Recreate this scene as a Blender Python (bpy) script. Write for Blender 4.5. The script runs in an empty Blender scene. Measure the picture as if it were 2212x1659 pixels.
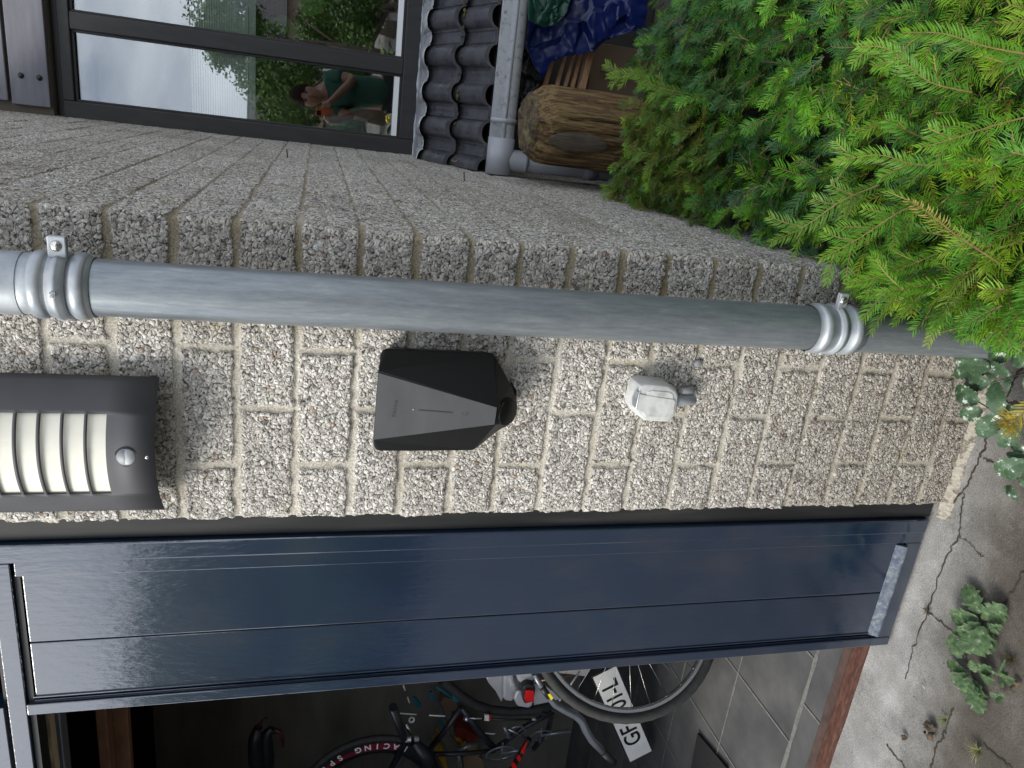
import bpy, bmesh, math, random
import numpy as np
from mathutils import Matrix, Vector
random.seed(7); RNG = np.random.default_rng(7)
SC = bpy.context.scene; COL = SC.collection

# ------------------------------------------------------------------ camera
CAM = np.array([0.0, -1.33, 1.58])
R = np.array([[0.11461393868583881, -0.2414369770951128, -0.9636243205472207],
              [0.9402599780083047, 0.3394010246765481, 0.0267977275964124],
              [0.320585119453073, -0.9091287755536523, 0.26591361500603106]])
FPX = 1578.84                                   # focal length for a 2212 px wide picture
cd = bpy.data.cameras.new('camera'); cam = bpy.data.objects.new('camera', cd); COL.objects.link(cam)
M = Matrix([list(R[:, 0]) + [CAM[0]], list(R[:, 1]) + [CAM[1]], list(R[:, 2]) + [CAM[2]], [0, 0, 0, 1]])
cam.matrix_world = M
cd.sensor_fit = 'HORIZONTAL'; cd.sensor_width = 36; cd.lens = 36 * FPX / 2212
cd.clip_start = 0.02; cd.clip_end = 500
SC.camera = cam

# ------------------------------------------------------------------ world, sun, exposure
SUN_DIR = Vector((0.55, 0.55, -0.66)).normalized()         # the way the light travels
w = bpy.data.worlds.new("World"); SC.world = w; w.use_nodes = True
nt = w.node_tree; nt.nodes.clear()
N = nt.nodes.new; L = nt.links.new
out = N('ShaderNodeOutputWorld'); bg = N('ShaderNodeBackground'); bg.inputs[1].default_value = 0.10
sky = N('ShaderNodeTexSky'); sky.sky_type = 'NISHITA'; sky.sun_disc = False
sky.sun_elevation = math.asin(-SUN_DIR.z); sky.sun_rotation = math.atan2(-SUN_DIR.x, -SUN_DIR.y)
tc = N('ShaderNodeTexCoord'); mp = N('ShaderNodeMapping'); mp.inputs['Scale'].default_value = (1, 1, 1.8)
n1 = N('ShaderNodeTexNoise'); n1.inputs['Scale'].default_value = 2.6; n1.inputs['Detail'].default_value = 7; n1.inputs['Roughness'].default_value = .55
n1.inputs['Distortion'].default_value = .4
rp = N('ShaderNodeValToRGB'); rp.color_ramp.elements[0].position = .36; rp.color_ramp.elements[1].position = .62
rp.color_ramp.elements[0].color = (5.0, 6.0, 8.2, 1); rp.color_ramp.elements[1].color = (17.5, 18.2, 19.5, 1)
mx = N('ShaderNodeMixRGB'); mx.inputs[0].default_value = .9
L(tc.outputs['Generated'], mp.inputs[0]); L(mp.outputs[0], n1.inputs['Vector']); L(n1.outputs['Fac'], rp.inputs[0])
L(sky.outputs[0], mx.inputs[1]); L(rp.outputs[0], mx.inputs[2]); L(mx.outputs[0], bg.inputs[0]); L(bg.outputs[0], out.inputs[0])
sl = bpy.data.lights.new('sun', 'SUN'); sl.energy = 3.3; sl.angle = math.radians(27); sl.color = (1, .955, .88)
so = bpy.data.objects.new('sun', sl); COL.objects.link(so)
so.rotation_euler = SUN_DIR.to_track_quat('-Z', 'Y').to_euler(); so.location = (0, -3, 6)
SC.view_settings.view_transform = 'Standard'; SC.view_settings.look = 'None'
SC.view_settings.exposure = 0.30; SC.view_settings.gamma = 1; SC.view_settings.use_curve_mapping = False
SC.cycles.max_bounces = 8; SC.cycles.use_denoising = True

# ------------------------------------------------------------------ measuring helpers: a line of sight cut with a real plane
def ray(x, y):
    return R.T @ np.array([x - 1106.0, -(y - 829.5), -FPX])
def at(x, y, Y): d = ray(x, y); return CAM + d * ((Y - CAM[1]) / d[1])
def atz(x, y, Z): d = ray(x, y); return CAM + d * ((Z - CAM[2]) / d[2])
XC = -0.187                                     # right corner of the garage wall
P_END = at(500, 292, 2.4)                       # where the side wall meets the window
def side(x, y):
    n = np.array([-(2.4), P_END[0] - XC]); d = ray(x, y)
    t = ((np.array([XC, 0]) - CAM[:2]) @ n) / (d[:2] @ n); return CAM + d * t

# ------------------------------------------------------------------ object helpers
def tag(o, label=None, cat=None, group=None, kind=None):
    if label: o['label'] = label
    if cat: o['category'] = cat
    if group: o['group'] = group
    if kind: o['kind'] = kind
    return o
def thing(name, loc, label, cat, group=None):
    o = bpy.data.objects.new(name, None); COL.objects.link(o); o.location = loc; o.empty_display_size = .05
    return tag(o, label, cat, group)
def link(name, me, parent=None, mats=None):
    o = bpy.data.objects.new(name, me); COL.objects.link(o)
    for m in (mats or []): me.materials.append(m)
    if parent is not None:
        o.parent = parent; o.matrix_parent_inverse = Matrix.Translation(-parent_world(parent))
    return o
def parent_world(p):
    v = Vector(p.location); q = p.parent
    while q is not None:
        v = Vector((0, 0, 0)) if q is None else v; break
    # every parent is an empty (unrotated) or a mesh whose own vertices are in world space
    return Vector(p.location) if p.type == 'EMPTY' else Vector((0, 0, 0))
def npmesh(name, V, F, smooth=False, fm=None):
    """V (n,3), F (m,k) with k constant"""
    me = bpy.data.meshes.new(name); V = np.asarray(V, np.float32); F = np.asarray(F, np.int32)
    me.vertices.add(len(V)); me.vertices.foreach_set('co', V.ravel())
    k = F.shape[1]; me.loops.add(F.size); me.loops.foreach_set('vertex_index', F.ravel())
    me.polygons.add(len(F)); me.polygons.foreach_set('loop_start', np.arange(0, F.size, k, dtype=np.int32))
    me.polygons.foreach_set('loop_total', np.full(len(F), k, np.int32))
    if fm is not None: me.polygons.foreach_set('material_index', np.asarray(fm, np.int32))
    me.polygons.foreach_set('use_smooth', np.full(len(F), smooth)); me.update(calc_edges=True); me.validate()
    return me
class MB:
    def __init__(s): s.bm = bmesh.new(); s.mi = 0
    def poly(s, pts):
        vs = [s.bm.verts.new(tuple(map(float, p))) for p in pts]
        f = s.bm.faces.new(vs); f.material_index = s.mi; return f
    def hexa(s, P):     # P: 8 points, 4 of one end then 4 of the other in the same order
        vs = [s.bm.verts.new(tuple(map(float, p))) for p in P]
        for q in ((3, 2, 1, 0), (4, 5, 6, 7), (0, 1, 5, 4), (1, 2, 6, 5), (2, 3, 7, 6), (3, 0, 4, 7)):
            f = s.bm.faces.new([vs[i] for i in q]); f.material_index = s.mi
    def box(s, x0, x1, y0, y1, z0, z1, jit=0):
        x0, x1 = sorted((x0, x1)); y0, y1 = sorted((y0, y1)); z0, z1 = sorted((z0, z1))
        j = lambda: random.uniform(-jit, jit)
        s.hexa([(x0 + j(), y0 + j(), z0), (x1 + j(), y0 + j(), z0), (x1 + j(), y1 + j(), z0), (x0 + j(), y1 + j(), z0),
                (x0 + j(), y0 + j(), z1), (x1 + j(), y0 + j(), z1), (x1 + j(), y1 + j(), z1), (x0 + j(), y1 + j(), z1)])
    def prism(s, pts, d):   # closed outline of 3D points pushed by vector d
        n = len(pts); d = np.array(d, float)
        a = [s.bm.verts.new(tuple(map(float, p))) for p in pts]; b = [s.bm.verts.new(tuple(map(float, np.array(p) + d))) for p in pts]
        fs = [s.bm.faces.new(a[::-1]), s.bm.faces.new(b)]
        for i in range(n): fs.append(s.bm.faces.new([a[i], a[(i + 1) % n], b[(i + 1) % n], b[i]]))
        for f in fs: f.material_index = s.mi
    def tube(s, pts, r, seg=10, cap=True, closed=False):
        P = [Vector(tuple(map(float, p))) for p in pts]; n = len(P)
        rr = r if hasattr(r, '__len__') else [r] * n
        up = None; rings = []
        for i in range(n):
            if closed: t = (P[(i + 1) % n] - P[i - 1]).normalized()
            else: t = (P[min(i + 1, n - 1)] - P[max(i - 1, 0)]).normalized()
            if up is None:
                up = t.orthogonal().normalized()
            up = (up - t * up.dot(t)).normalized(); sd = t.cross(up)
            rings.append([s.bm.verts.new(P[i] + (up * math.cos(2 * math.pi * k / seg) + sd * math.sin(2 * math.pi * k / seg)) * rr[i]) for k in range(seg)])
        m = n if closed else n - 1
        for i in range(m):
            a, b = rings[i], rings[(i + 1) % n]
            for k in range(seg):
                f = s.bm.faces.new([a[k], a[(k + 1) % seg], b[(k + 1) % seg], b[k]]); f.smooth = True; f.material_index = s.mi
        if cap and not closed:
            for f in (s.bm.faces.new(rings[0][::-1]), s.bm.faces.new(rings[-1])): f.material_index = s.mi
    def lathe(s, o, ax, prof, seg=32, a0=0, a1=2 * math.pi):  # prof: (along, radius)
        o = Vector(tuple(map(float, o))); ax = Vector(ax).normalized(); u = ax.orthogonal().normalized(); v = ax.cross(u); full = abs(a1 - a0 - 2 * math.pi) < 1e-6
        n = seg if full else seg + 1; rings = []
        for (h, r) in prof:
            rings.append([s.bm.verts.new(o + ax * h + (u * math.cos(a0 + (a1 - a0) * k / seg) + v * math.sin(a0 + (a1 - a0) * k / seg)) * r) for k in range(n)])
        for a, b in zip(rings, rings[1:]):
            for k in range(seg):
                f = s.bm.faces.new([a[k], a[(k + 1) % n], b[(k + 1) % n], b[k]]); f.smooth = True; f.material_index = s.mi
    def ico(s, c, r, sub=2, sc=(1, 1, 1), jit=0):
        g = bmesh.ops.create_icosphere(s.bm, subdivisions=sub, radius=r, matrix=Matrix.Translation(tuple(map(float, c))) @ Matrix.Diagonal((*sc, 1)))
        for v in g['verts']:
            v.co += Vector((random.uniform(-1, 1), random.uniform(-1, 1), random.uniform(-1, 1))) * jit
            for f in v.link_faces: f.smooth = True; f.material_index = s.mi
    def build(s, name, mats, parent=None, bevel=0, segs=2, smooth=False):
        bmesh.ops.recalc_face_normals(s.bm, faces=s.bm.faces)
        me = bpy.data.meshes.new(name); s.bm.to_mesh(me); s.bm.free()
        if smooth:
            for p in me.polygons: p.use_smooth = True
        o = link(name, me, parent, mats if isinstance(mats, list) else [mats])
        if bevel:
            m = o.modifiers.new('bevel', 'BEVEL'); m.width = bevel; m.segments = segs; m.limit_method = 'ANGLE'; m.angle_limit = .6
        return o
def hashn(*a):
    v = 0
    for i, q in enumerate(a): v = v + np.asarray(q, float) * (12.9898, 78.233, 37.719)[i]
    return (np.sin(v) * 43758.5453) % 1.0
def vnoise(x, y, s=1.0, seed=0):
    x = np.asarray(x, float) * s + seed * 17.3; y = np.asarray(y, float) * s + seed * 5.1
    xi, yi = np.floor(x), np.floor(y); u, v = x - xi, y - yi; u = u * u * (3 - 2 * u); v = v * v * (3 - 2 * v)
    h = lambda i, j: hashn(xi + i, yi + j)
    return (h(0, 0) * (1 - u) + h(1, 0) * u) * (1 - v) + (h(0, 1) * (1 - u) + h(1, 1) * u) * v
def fbm(x, y, s=1, o=4, seed=0):
    r = 0; a = .5
    for k in range(o): r = r + a * vnoise(x, y, s * 2 ** k, seed + k); a *= .5
    return r

# ------------------------------------------------------------------ materials
def mat(name, col, rough=.5, metal=0, var=None, scale=6, detail=5, stretch=(1, 1, 1), bump=0, bscale=None, bdist=.002, bstretch=None, coat=0,
        coat_r=.08, spec=.5, trans=0, ior=1.45, rvar=0, sss=0, nrough=.55):
    m = bpy.data.materials.new(name); m.use_nodes = True; t = m.node_tree; b = t.nodes['Principled BSDF']
    b.inputs['Base Color'].default_value = (*col, 1); b.inputs['Roughness'].default_value = rough; b.inputs['Metallic'].default_value = metal
    b.inputs['Coat Weight'].default_value = coat; b.inputs['Coat Roughness'].default_value = coat_r
    b.inputs['Specular IOR Level'].default_value = spec; b.inputs['Transmission Weight'].default_value = trans; b.inputs['IOR'].default_value = ior
    tcn = t.nodes.new('ShaderNodeTexCoord')
    def noise(sc, st, det=5):
        mpn = t.nodes.new('ShaderNodeMapping'); mpn.inputs['Scale'].default_value = st
        nn = t.nodes.new('ShaderNodeTexNoise'); nn.inputs['Scale'].default_value = sc; nn.inputs['Detail'].default_value = det; nn.inputs['Roughness'].default_value = nrough
        t.links.new(tcn.outputs['Object'], mpn.inputs[0]); t.links.new(mpn.outputs[0], nn.inputs['Vector']); return nn
    if var:
        nn = noise(scale, stretch, detail); r = t.nodes.new('ShaderNodeValToRGB'); els = r.color_ramp.elements
        pts = [(.32, col)] + [(p, c) for p, c in var]
        els[0].position = pts[0][0]; els[0].color = (*pts[0][1], 1); els[1].position = pts[-1][0]; els[1].color = (*pts[-1][1], 1)
        for p, c in pts[1:-1]: e = els.new(p); e.color = (*c, 1)
        t.links.new(nn.outputs['Fac'], r.inputs[0]); t.links.new(r.outputs[0], b.inputs['Base Color'])
    if rvar:
        nn2 = noise(scale * 1.7, stretch, 6); mr = t.nodes.new('ShaderNodeMapRange'); mr.inputs[3].default_value = max(rough - rvar, .02); mr.inputs[4].default_value = rough + rvar
        mr.inputs[1].default_value = .3; mr.inputs[2].default_value = .7
        t.links.new(nn2.outputs['Fac'], mr.inputs[0]); t.links.new(mr.outputs[0], b.inputs['Roughness'])
    if bump:
        nb = noise(bscale or scale * 4, bstretch or stretch, 6); bn = t.nodes.new('ShaderNodeBump'); bn.inputs['Strength'].default_value = bump; bn.inputs['Distance'].default_value = bdist
        t.links.new(nb.outputs['Fac'], bn.inputs['Height']); t.links.new(bn.outputs[0], b.inputs['Normal'])
        if coat: t.links.new(bn.outputs[0], b.inputs['Coat Normal'])
    return m

def wall_material():
    """exposed pebble concrete; vertex attribute 'mortar' picks the sandy joints"""
    m = bpy.data.materials.new('pebble_concrete'); m.use_nodes = True; t = m.node_tree; b = t.nodes['Principled BSDF']; nd = t.nodes.new; lk = t.links.new
    tcn = nd('ShaderNodeTexCoord'); ob = tcn.outputs['Object']
    wz = nd('ShaderNodeTexNoise'); wz.inputs['Scale'].default_value = 60; wz.inputs['Detail'].default_value = 2
    ad = nd('ShaderNodeMixRGB'); ad.blend_type = 'LINEAR_LIGHT'; ad.inputs[0].default_value = .004
    lk(ob, wz.inputs['Vector']); lk(ob, ad.inputs[1]); lk(wz.outputs['Color'], ad.inputs[2])
    def vor(sc, feat='F1'):
        v = nd('ShaderNodeTexVoronoi'); v.feature = feat; v.inputs['Scale'].default_value = sc; lk(ad.outputs[0], v.inputs['Vector']); return v
    v1 = vor(120); v2 = vor(120, 'DISTANCE_TO_EDGE'); v3 = vor(300); v4 = vor(300, 'DISTANCE_TO_EDGE')
    sp = nd('ShaderNodeSeparateColor'); lk(v1.outputs['Color'], sp.inputs[0])
    def ramp(src, pts):
        r = nd('ShaderNodeValToRGB'); e = r.color_ramp.elements
        e[0].position, e[0].color = pts[0][0], (*pts[0][1], 1); e[1].position, e[1].color = pts[-1][0], (*pts[-1][1], 1)
        for p, c in pts[1:-1]: q = e.new(p); q.color = (*c, 1)
        lk(src, r.inputs[0]); return r
    c1 = ramp(sp.outputs[0], [(0, (.07, .068, .065)), (.06, (.30, .285, .26)), (.3, (.56, .535, .49)), (.6, (.70, .675, .63)), (.85, (.82, .80, .76)), (1, (.93, .92, .90))])
    c1x = nd('ShaderNodeMixRGB'); c1x.blend_type = 'MULTIPLY'; c1x.inputs[0].default_value = 1; c1x.inputs[2].default_value = (1, .97, .905, 1); lk(c1.outputs[0], c1x.inputs[1]); c1 = c1x
    c2 = ramp(sp.outputs[1], [(0, (0, 0, 0)), (.982, (0, 0, 0)), (.987, (1, 1, 1)), (1, (1, 1, 1))])
    brown = ramp(sp.outputs[2], [(0, (.24, .10, .06)), (.4, (.36, .20, .10)), (.7, (.14, .06, .05)), (1, (.45, .30, .16))])
    mb = nd('ShaderNodeMixRGB'); lk(c2.outputs[0], mb.inputs[0]); lk(c1.outputs[0], mb.inputs[1]); lk(brown.outputs[0], mb.inputs[2])
    sp3 = nd('ShaderNodeSeparateColor'); lk(v3.outputs['Color'], sp3.inputs[0])
    small = ramp(sp3.outputs[0], [(0, (.10, .095, .085)), (.4, (.55, .53, .49)), (1, (.90, .885, .85))])
    mm = nd('ShaderNodeMixRGB'); mm.inputs[0].default_value = .38; lk(mb.outputs[0], mm.inputs[1]); lk(small.outputs[0], mm.inputs[2])
    # pockets between pebbles are coloured near black
    de = ramp(v2.outputs['Distance'], [(0, (1, 1, 1)), (.08, (.8, .8, .8)), (.18, (0, 0, 0))])
    pn = nd('ShaderNodeTexNoise'); pn.inputs['Scale'].default_value = 170; pn.inputs['Detail'].default_value = 3; lk(ob, pn.inputs['Vector'])
    pr_ = ramp(pn.outputs['Fac'], [(0, (.12, .12, .12)), (.49, (.15, .15, .15)), (.60, (1, 1, 1)), (1, (1, 1, 1))])
    dm = nd('ShaderNodeMixRGB'); dm.blend_type = 'MULTIPLY'; dm.inputs[0].default_value = 1; lk(de.outputs[0], dm.inputs[1]); lk(pr_.outputs[0], dm.inputs[2]); de = dm
    md = nd('ShaderNodeMixRGB'); lk(de.outputs[0], md.inputs[0]); lk(mm.outputs[0], md.inputs[1]); md.inputs[2].default_value = (.045, .04, .034, 1)
    # mortar
    nm = nd('ShaderNodeTexNoise'); nm.inputs['Scale'].default_value = 330; nm.inputs['Detail'].default_value = 4; nm.inputs['Roughness'].default_value = .7; lk(ob, nm.inputs['Vector'])
    cm = ramp(nm.outputs['Fac'], [(.30, (.20, .18, .14)), (.42, (.42, .39, .32)), (.55, (.56, .53, .46)), (.70, (.82, .80, .73))])
    at_ = nd('ShaderNodeAttribute'); at_.attribute_name = 'mortar'
    ne = nd('ShaderNodeTexNoise'); ne.inputs['Scale'].default_value = 150; ne.inputs['Detail'].default_value = 4; lk(ob, ne.inputs['Vector'])
    ma = nd('ShaderNodeMath'); ma.operation = 'MULTIPLY_ADD'; ma.inputs[1].default_value = 1.3; ma.inputs[2].default_value = -.65; lk(ne.outputs['Fac'], ma.inputs[0])
    mb2 = nd('ShaderNodeMath'); mb2.operation = 'ADD'; lk(ma.outputs[0], mb2.inputs[0]); lk(at_.outputs['Fac'], mb2.inputs[1])
    mk = nd('ShaderNodeMapRange'); mk.interpolation_type = 'SMOOTHSTEP'; mk.inputs[1].default_value = .42; mk.inputs[2].default_value = .62; lk(mb2.outputs[0], mk.inputs[0])
    mc = nd('ShaderNodeMixRGB'); lk(mk.outputs[0], mc.inputs[0]); lk(md.outputs[0], mc.inputs[1]); lk(cm.outputs[0], mc.inputs[2])
    # weathering: the damp dirty foot, the grimy side return, yellow lichen; painted pipe shade
    sx = nd('ShaderNodeSeparateXYZ'); lk(ob, sx.inputs[0])
    nl = nd('ShaderNodeTexNoise'); nl.inputs['Scale'].default_value = 4; nl.inputs['Detail'].default_value = 6; lk(ob, nl.inputs['Vector'])
    az = nd('ShaderNodeMath'); az.operation = 'MULTIPLY_ADD'; az.inputs[1].default_value = .6; lk(nl.outputs['Fac'], az.inputs[0]); lk(sx.outputs['Z'], az.inputs[2])
    dz = nd('ShaderNodeMapRange'); dz.inputs[1].default_value = .3; dz.inputs[2].default_value = 1.5; dz.inputs[3].default_value = .72; dz.inputs[4].default_value = 0; lk(az.outputs[0], dz.inputs[0])
    dx = nd('ShaderNodeAttribute'); dx.attribute_name = 'grime_shade'
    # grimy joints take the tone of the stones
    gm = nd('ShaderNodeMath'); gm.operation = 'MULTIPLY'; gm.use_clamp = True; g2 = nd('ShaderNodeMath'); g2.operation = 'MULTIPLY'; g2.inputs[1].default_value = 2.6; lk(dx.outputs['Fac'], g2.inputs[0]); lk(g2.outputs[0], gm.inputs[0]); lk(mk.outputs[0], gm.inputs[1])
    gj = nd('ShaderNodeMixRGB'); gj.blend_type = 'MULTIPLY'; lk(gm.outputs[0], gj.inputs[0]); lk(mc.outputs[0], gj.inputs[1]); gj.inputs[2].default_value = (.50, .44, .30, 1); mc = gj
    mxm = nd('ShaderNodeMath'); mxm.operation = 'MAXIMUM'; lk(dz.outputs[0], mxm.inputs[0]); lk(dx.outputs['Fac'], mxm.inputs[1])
    dirt_shade = nd('ShaderNodeMixRGB'); dirt_shade.blend_type = 'MULTIPLY'; lk(mxm.outputs[0], dirt_shade.inputs[0]); lk(mc.outputs[0], dirt_shade.inputs[1]); dirt_shade.inputs[2].default_value = (.34, .305, .265, 1)
    ny = nd('ShaderNodeTexNoise'); ny.inputs['Scale'].default_value = 9; ny.inputs['Detail'].default_value = 8; ny.inputs['Roughness'].default_value = .7; lk(ob, ny.inputs['Vector'])
    yr = ramp(ny.outputs['Fac'], [(0, (0, 0, 0)), (.60, (0, 0, 0)), (.70, (.5, .5, .5)), (1, (.5, .5, .5))])
    ye = nd('ShaderNodeMixRGB'); ye.blend_type = 'MULTIPLY'; lk(yr.outputs[0], ye.inputs[0]); lk(dirt_shade.outputs[0], ye.inputs[1]); ye.inputs[2].default_value = (.72, .62, .28, 1)
    lk(ye.outputs[0], b.inputs['Base Color']); b.inputs['Roughness'].default_value = .9; b.inputs['Specular IOR Level'].default_value = .25
    # relief
    h1 = nd('ShaderNodeMapRange'); h1.inputs[1].default_value = 0; h1.inputs[2].default_value = .35; lk(v2.outputs['Distance'], h1.inputs[0])
    h2 = nd('ShaderNodeMapRange'); h2.inputs[1].default_value = 0; h2.inputs[2].default_value = .35; h2.inputs[4].default_value = .45; lk(v4.outputs['Distance'], h2.inputs[0])
    hs = nd('ShaderNodeMath'); hs.operation = 'ADD'; lk(h1.outputs[0], hs.inputs[0]); lk(h2.outputs[0], hs.inputs[1])
    hr = nd('ShaderNodeMath'); hr.operation = 'MULTIPLY_ADD'; hr.inputs[1].default_value = .9; lk(sp.outputs[1], hr.inputs[0]); lk(hs.outputs[0], hr.inputs[2])
    inv = nd('ShaderNodeMath'); inv.operation = 'SUBTRACT'; inv.inputs[0].default_value = 1; lk(mk.outputs[0], inv.inputs[1])
    hm = nd('ShaderNodeMath'); hm.operation = 'MULTIPLY'; lk(hr.outputs[0], hm.inputs[0]); lk(inv.outputs[0], hm.inputs[1])
    hn = nd('ShaderNodeMath'); hn.operation = 'MULTIPLY_ADD'; hn.inputs[1].default_value = .9; lk(nm.outputs['Fac'], hn.inputs[0]); lk(hm.outputs[0], hn.inputs[2])
    bn = nd('ShaderNodeBump'); bn.inputs['Strength'].default_value = 1; bn.inputs['Distance'].default_value = .0022; lk(hn.outputs[0], bn.inputs['Height']); lk(bn.outputs[0], b.inputs['Normal'])
    return m

M_WALL = wall_material()
M_ZINC = mat('weathered_zinc', (.15, .175, .19), .40, .6, [(.44, (.195, .22, .235)), (.58, (.25, .275, .285)), (.74, (.42, .43, .42))], 40, 15, (2.5, 2.5, .30), .25, 300, .0004, (1, 1, 1), rvar=.12, nrough=.8)
M_ZINC2 = mat('galvanised_zinc', (.26, .29, .31), .48, .5, [(.5, (.33, .355, .37)), (.68, (.42, .435, .435))], 22, 8, (1, 1, 1), .2, 300, .0004, rvar=.12)
M_BOLT = mat('bright_steel', (.62, .60, .55), .22, 1)
M_LAMP = mat('anthracite_metal', (.050, .050, .053), .62, .1, [(.7, (.075, .075, .080))], 5, 6, bump=.1, bscale=200, bdist=.0003)
M_OPAL = mat('opal_plastic', (.68, .665, .56), .6, 0, [(.6, (.73, .715, .62)), (.72, (.68, .66, .54))], 25, 6)
M_LENS = mat('milky_lens', (.45, .47, .50), .25, 0, [(.6, (.6, .6, .6))], 60, 2)
M_CHG = mat('black_charger_plastic', (.0045, .005, .0045), .42, 0, bump=.05, bscale=500, bdist=.0002, spec=.22)
M_CHGF = mat('black_charger_front', (.034, .036, .038), .65, 0, [(.7, (.052, .054, .057))], 8, 6, (1, 1, 2.2), .05, 500, .0002, spec=.5)
M_CHGL = mat('embossed_black', (.016, .016, .017), .6)
M_GREYP = mat('dusty_grey_plastic', (.42, .43, .41), .55, 0, [(.5, (.52, .53, .51)), (.7, (.34, .34, .31))], 22, 8, bump=.2, bscale=200, bdist=.0004)
M_GREYD = mat('grey_plastic_dark', (.17, .18, .19), .5, 0, [(.6, (.27, .28, .29))], 30, 6, bump=.1, bscale=150)
M_BLACKW = mat('black_painted_wood', (.010, .0105, .0105), .55, 0, [(.5, (.016, .0165, .0165)), (.7, (.03, .03, .028))], 4, 8, (8, 8, .8), .5, 30, .0006, (6, 6, .5), spec=.4)
M_BLUE = mat('blue_gloss_paint', (.003, .0115, .030), .34, 0, [(.55, (.0045, .015, .037)), (.75, (.018, .023, .036))], 3, 8, (2, 2, 1), .38, 60, .0014, (1.6, 1, .45), coat=1, coat_r=.035, spec=.4)
M_BLUE.node_tree.nodes['Principled BSDF'].inputs['Coat IOR'].default_value = 1.95
M_GROOVE = mat('dirty_groove', (.012, .014, .014), .8, 0, [(.6, (.05, .05, .03))], 30)
M_WORN = mat('worn_blue_ledge', (.035, .05, .08), .6, 0, [(.45, (.06, .08, .115)), (.56, (.11, .125, .145)), (.72, (.25, .25, .23))], 70, 8, (1, 1, 1), .4, 90, .0008, spec=.4, nrough=.7)
M_CONC = None
M_WOODB = mat('weathered_beam', (.10, .045, .022), .7, 0, [(.5, (.16, .075, .035)), (.62, (.12, .05, .03)), (.72, (.34, .25, .14))], 8, 9, (1, 5, 3), .4, 40, .001)
M_WOODP = mat('raw_batten', (.34, .27, .17), .8, 0, [(.5, (.45, .38, .25)), (.65, (.20, .15, .09))], 20, 8, (.5, 3, 3), .5, 60, .001)
M_RUST = mat('rusty_steel', (.055, .022, .014), .75, .1, [(.5, (.085, .034, .022)), (.68, (.13, .06, .04))], 30, 8, (1, 3, 3), .4, 150, .0006)
M_RUST2 = mat('dark_rusty_steel', (.06, .04, .036), .7, .1, [(.6, (.10, .062, .05))], 24, 8, bump=.4, bscale=150, bdist=.0006)
M_FRAME = mat('charcoal_window_paint', (.020, .021, .021), .48, 0, [(.7, (.030, .031, .030))], 8, 6, (4, 4, 1), .15, 90, .0004, spec=.4)
M_BOARD = mat('grey_painted_board', (.105, .105, .125), .55, 0, [(.5, (.135, .135, .155)), (.72, (.17, .17, .185))], 5, 8, (1, 6, 6), .4, 60, .0006, (.4, 6, 6))
M_WHITEP = mat('white_plastic_bead', (.72, .73, .72), .35)
M_LEAD = mat('lead_flashing', (.28, .29, .31), .42, .5, [(.48, (.40, .41, .42)), (.6, (.52, .54, .56)), (.7, (.20, .21, .17))], 18, 8, bump=.6, bscale=50, bdist=.003, rvar=.12)
M_TILE = mat('glazed_dark_tile', (.040, .040, .046), .36, 0, [(.5, (.055, .055, .062)), (.66, (.075, .075, .078)), (.74, (.10, .105, .05))], 14, 8, bump=.25, bscale=120, bdist=.001, rvar=.15, spec=.6)
M_GUTTER = mat('lichened_grey_gutter', (.34, .35, .36), .5, 0, [(.50, (.40, .41, .42)), (.60, (.30, .31, .30)), (.66, (.08, .08, .06))], 34, 9, bump=.2, bscale=100, nrough=.7)
M_PVC = mat('grey_pvc', (.27, .28, .30), .38, 0, [(.7, (.33, .34, .36))], 6, 5, spec=.5)
M_LOG = mat('rotten_log', (.022, .014, .009), .8, 0, [(.42, (.085, .048, .022)), (.50, (.21, .145, .060)), (.57, (.075, .042, .022)), (.66, (.16, .10, .045)), (.76, (.26, .20, .115))], 9, 12, (4, 4, .45), 1.0, 14, .010, (6, 6, .6), spec=.3, nrough=.65)
M_LOGEND = mat('rotten_log_end', (.04, .028, .02), .9, 0, [(.5, (.09, .06, .04)), (.62, (.13, .12, .04)), (.7, (.18, .14, .10))], 30, 9, bump=1, bscale=60, bdist=.01)
M_KNOT = mat('grey_knot', (.05, .035, .022), .85, 0, [(.5, (.10, .08, .055)), (.66, (.05, .035, .022))], 16, 10, (4, 4, .6), .8, 50, .004)
M_SLAT = mat('brown_slats', (.16, .08, .035), .6, 0, [(.6, (.26, .15, .075))], 8, 7, (.7, 5, 5), .3, 60, .001)
M_TARPB = mat('blue_tarpaulin', (.003, .009, .055), .30, 0, [(.6, (.004, .012, .080))], 5, 4, bump=.3, bscale=60, bdist=.002, spec=.5)
M_TARPG = mat('green_tarpaulin', (.004, .035, .022), .35, 0, spec=.5)
M_BAG = mat('black_plastic', (.010, .011, .013), .25, 0, bump=1, bscale=28, bdist=.02)
M_DARK = mat('dark_room_wall', (.030, .028, .026), .9, 0, [(.6, (.045, .042, .038))], 3, 5)
M_GARW = mat('garage_block_wall', (.10, .095, .085), .9, 0, [(.6, (.14, .13, .115))], 2.5, 6, (1.2, 1, 4), .3, 30)
M_TYRE = mat('tyre_rubber', (.022, .022, .022), .75, 0, [(.7, (.035, .035, .034))], 40, 4, bump=.6, bscale=60, bdist=.002)
M_RIM = mat('aluminium_rim', (.55, .57, .60), .25, .9)
M_STEEL = mat('grey_steel_tube', (.16, .18, .21), .32, .5, [(.7, (.25, .27, .30))], 8)
M_BLKP = mat('black_plastic_part', (.018, .019, .021), .4)
M_RIMB = mat('black_rim', (.012, .013, .018), .4)
M_RED = mat('dark_red_decal', (.12, .008, .02), .4)
M_REDB = mat('bright_red', (.65, .02, .015), .4)
M_REDL = mat('red_lamp_lens', (.55, .006, .008), .12, 0, bump=.5, bscale=90, bdist=.002, coat=1)
M_SILV = mat('silver_plastic', (.48, .48, .50), .35, .35, [(.7, (.56, .56, .58))], 6)
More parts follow.
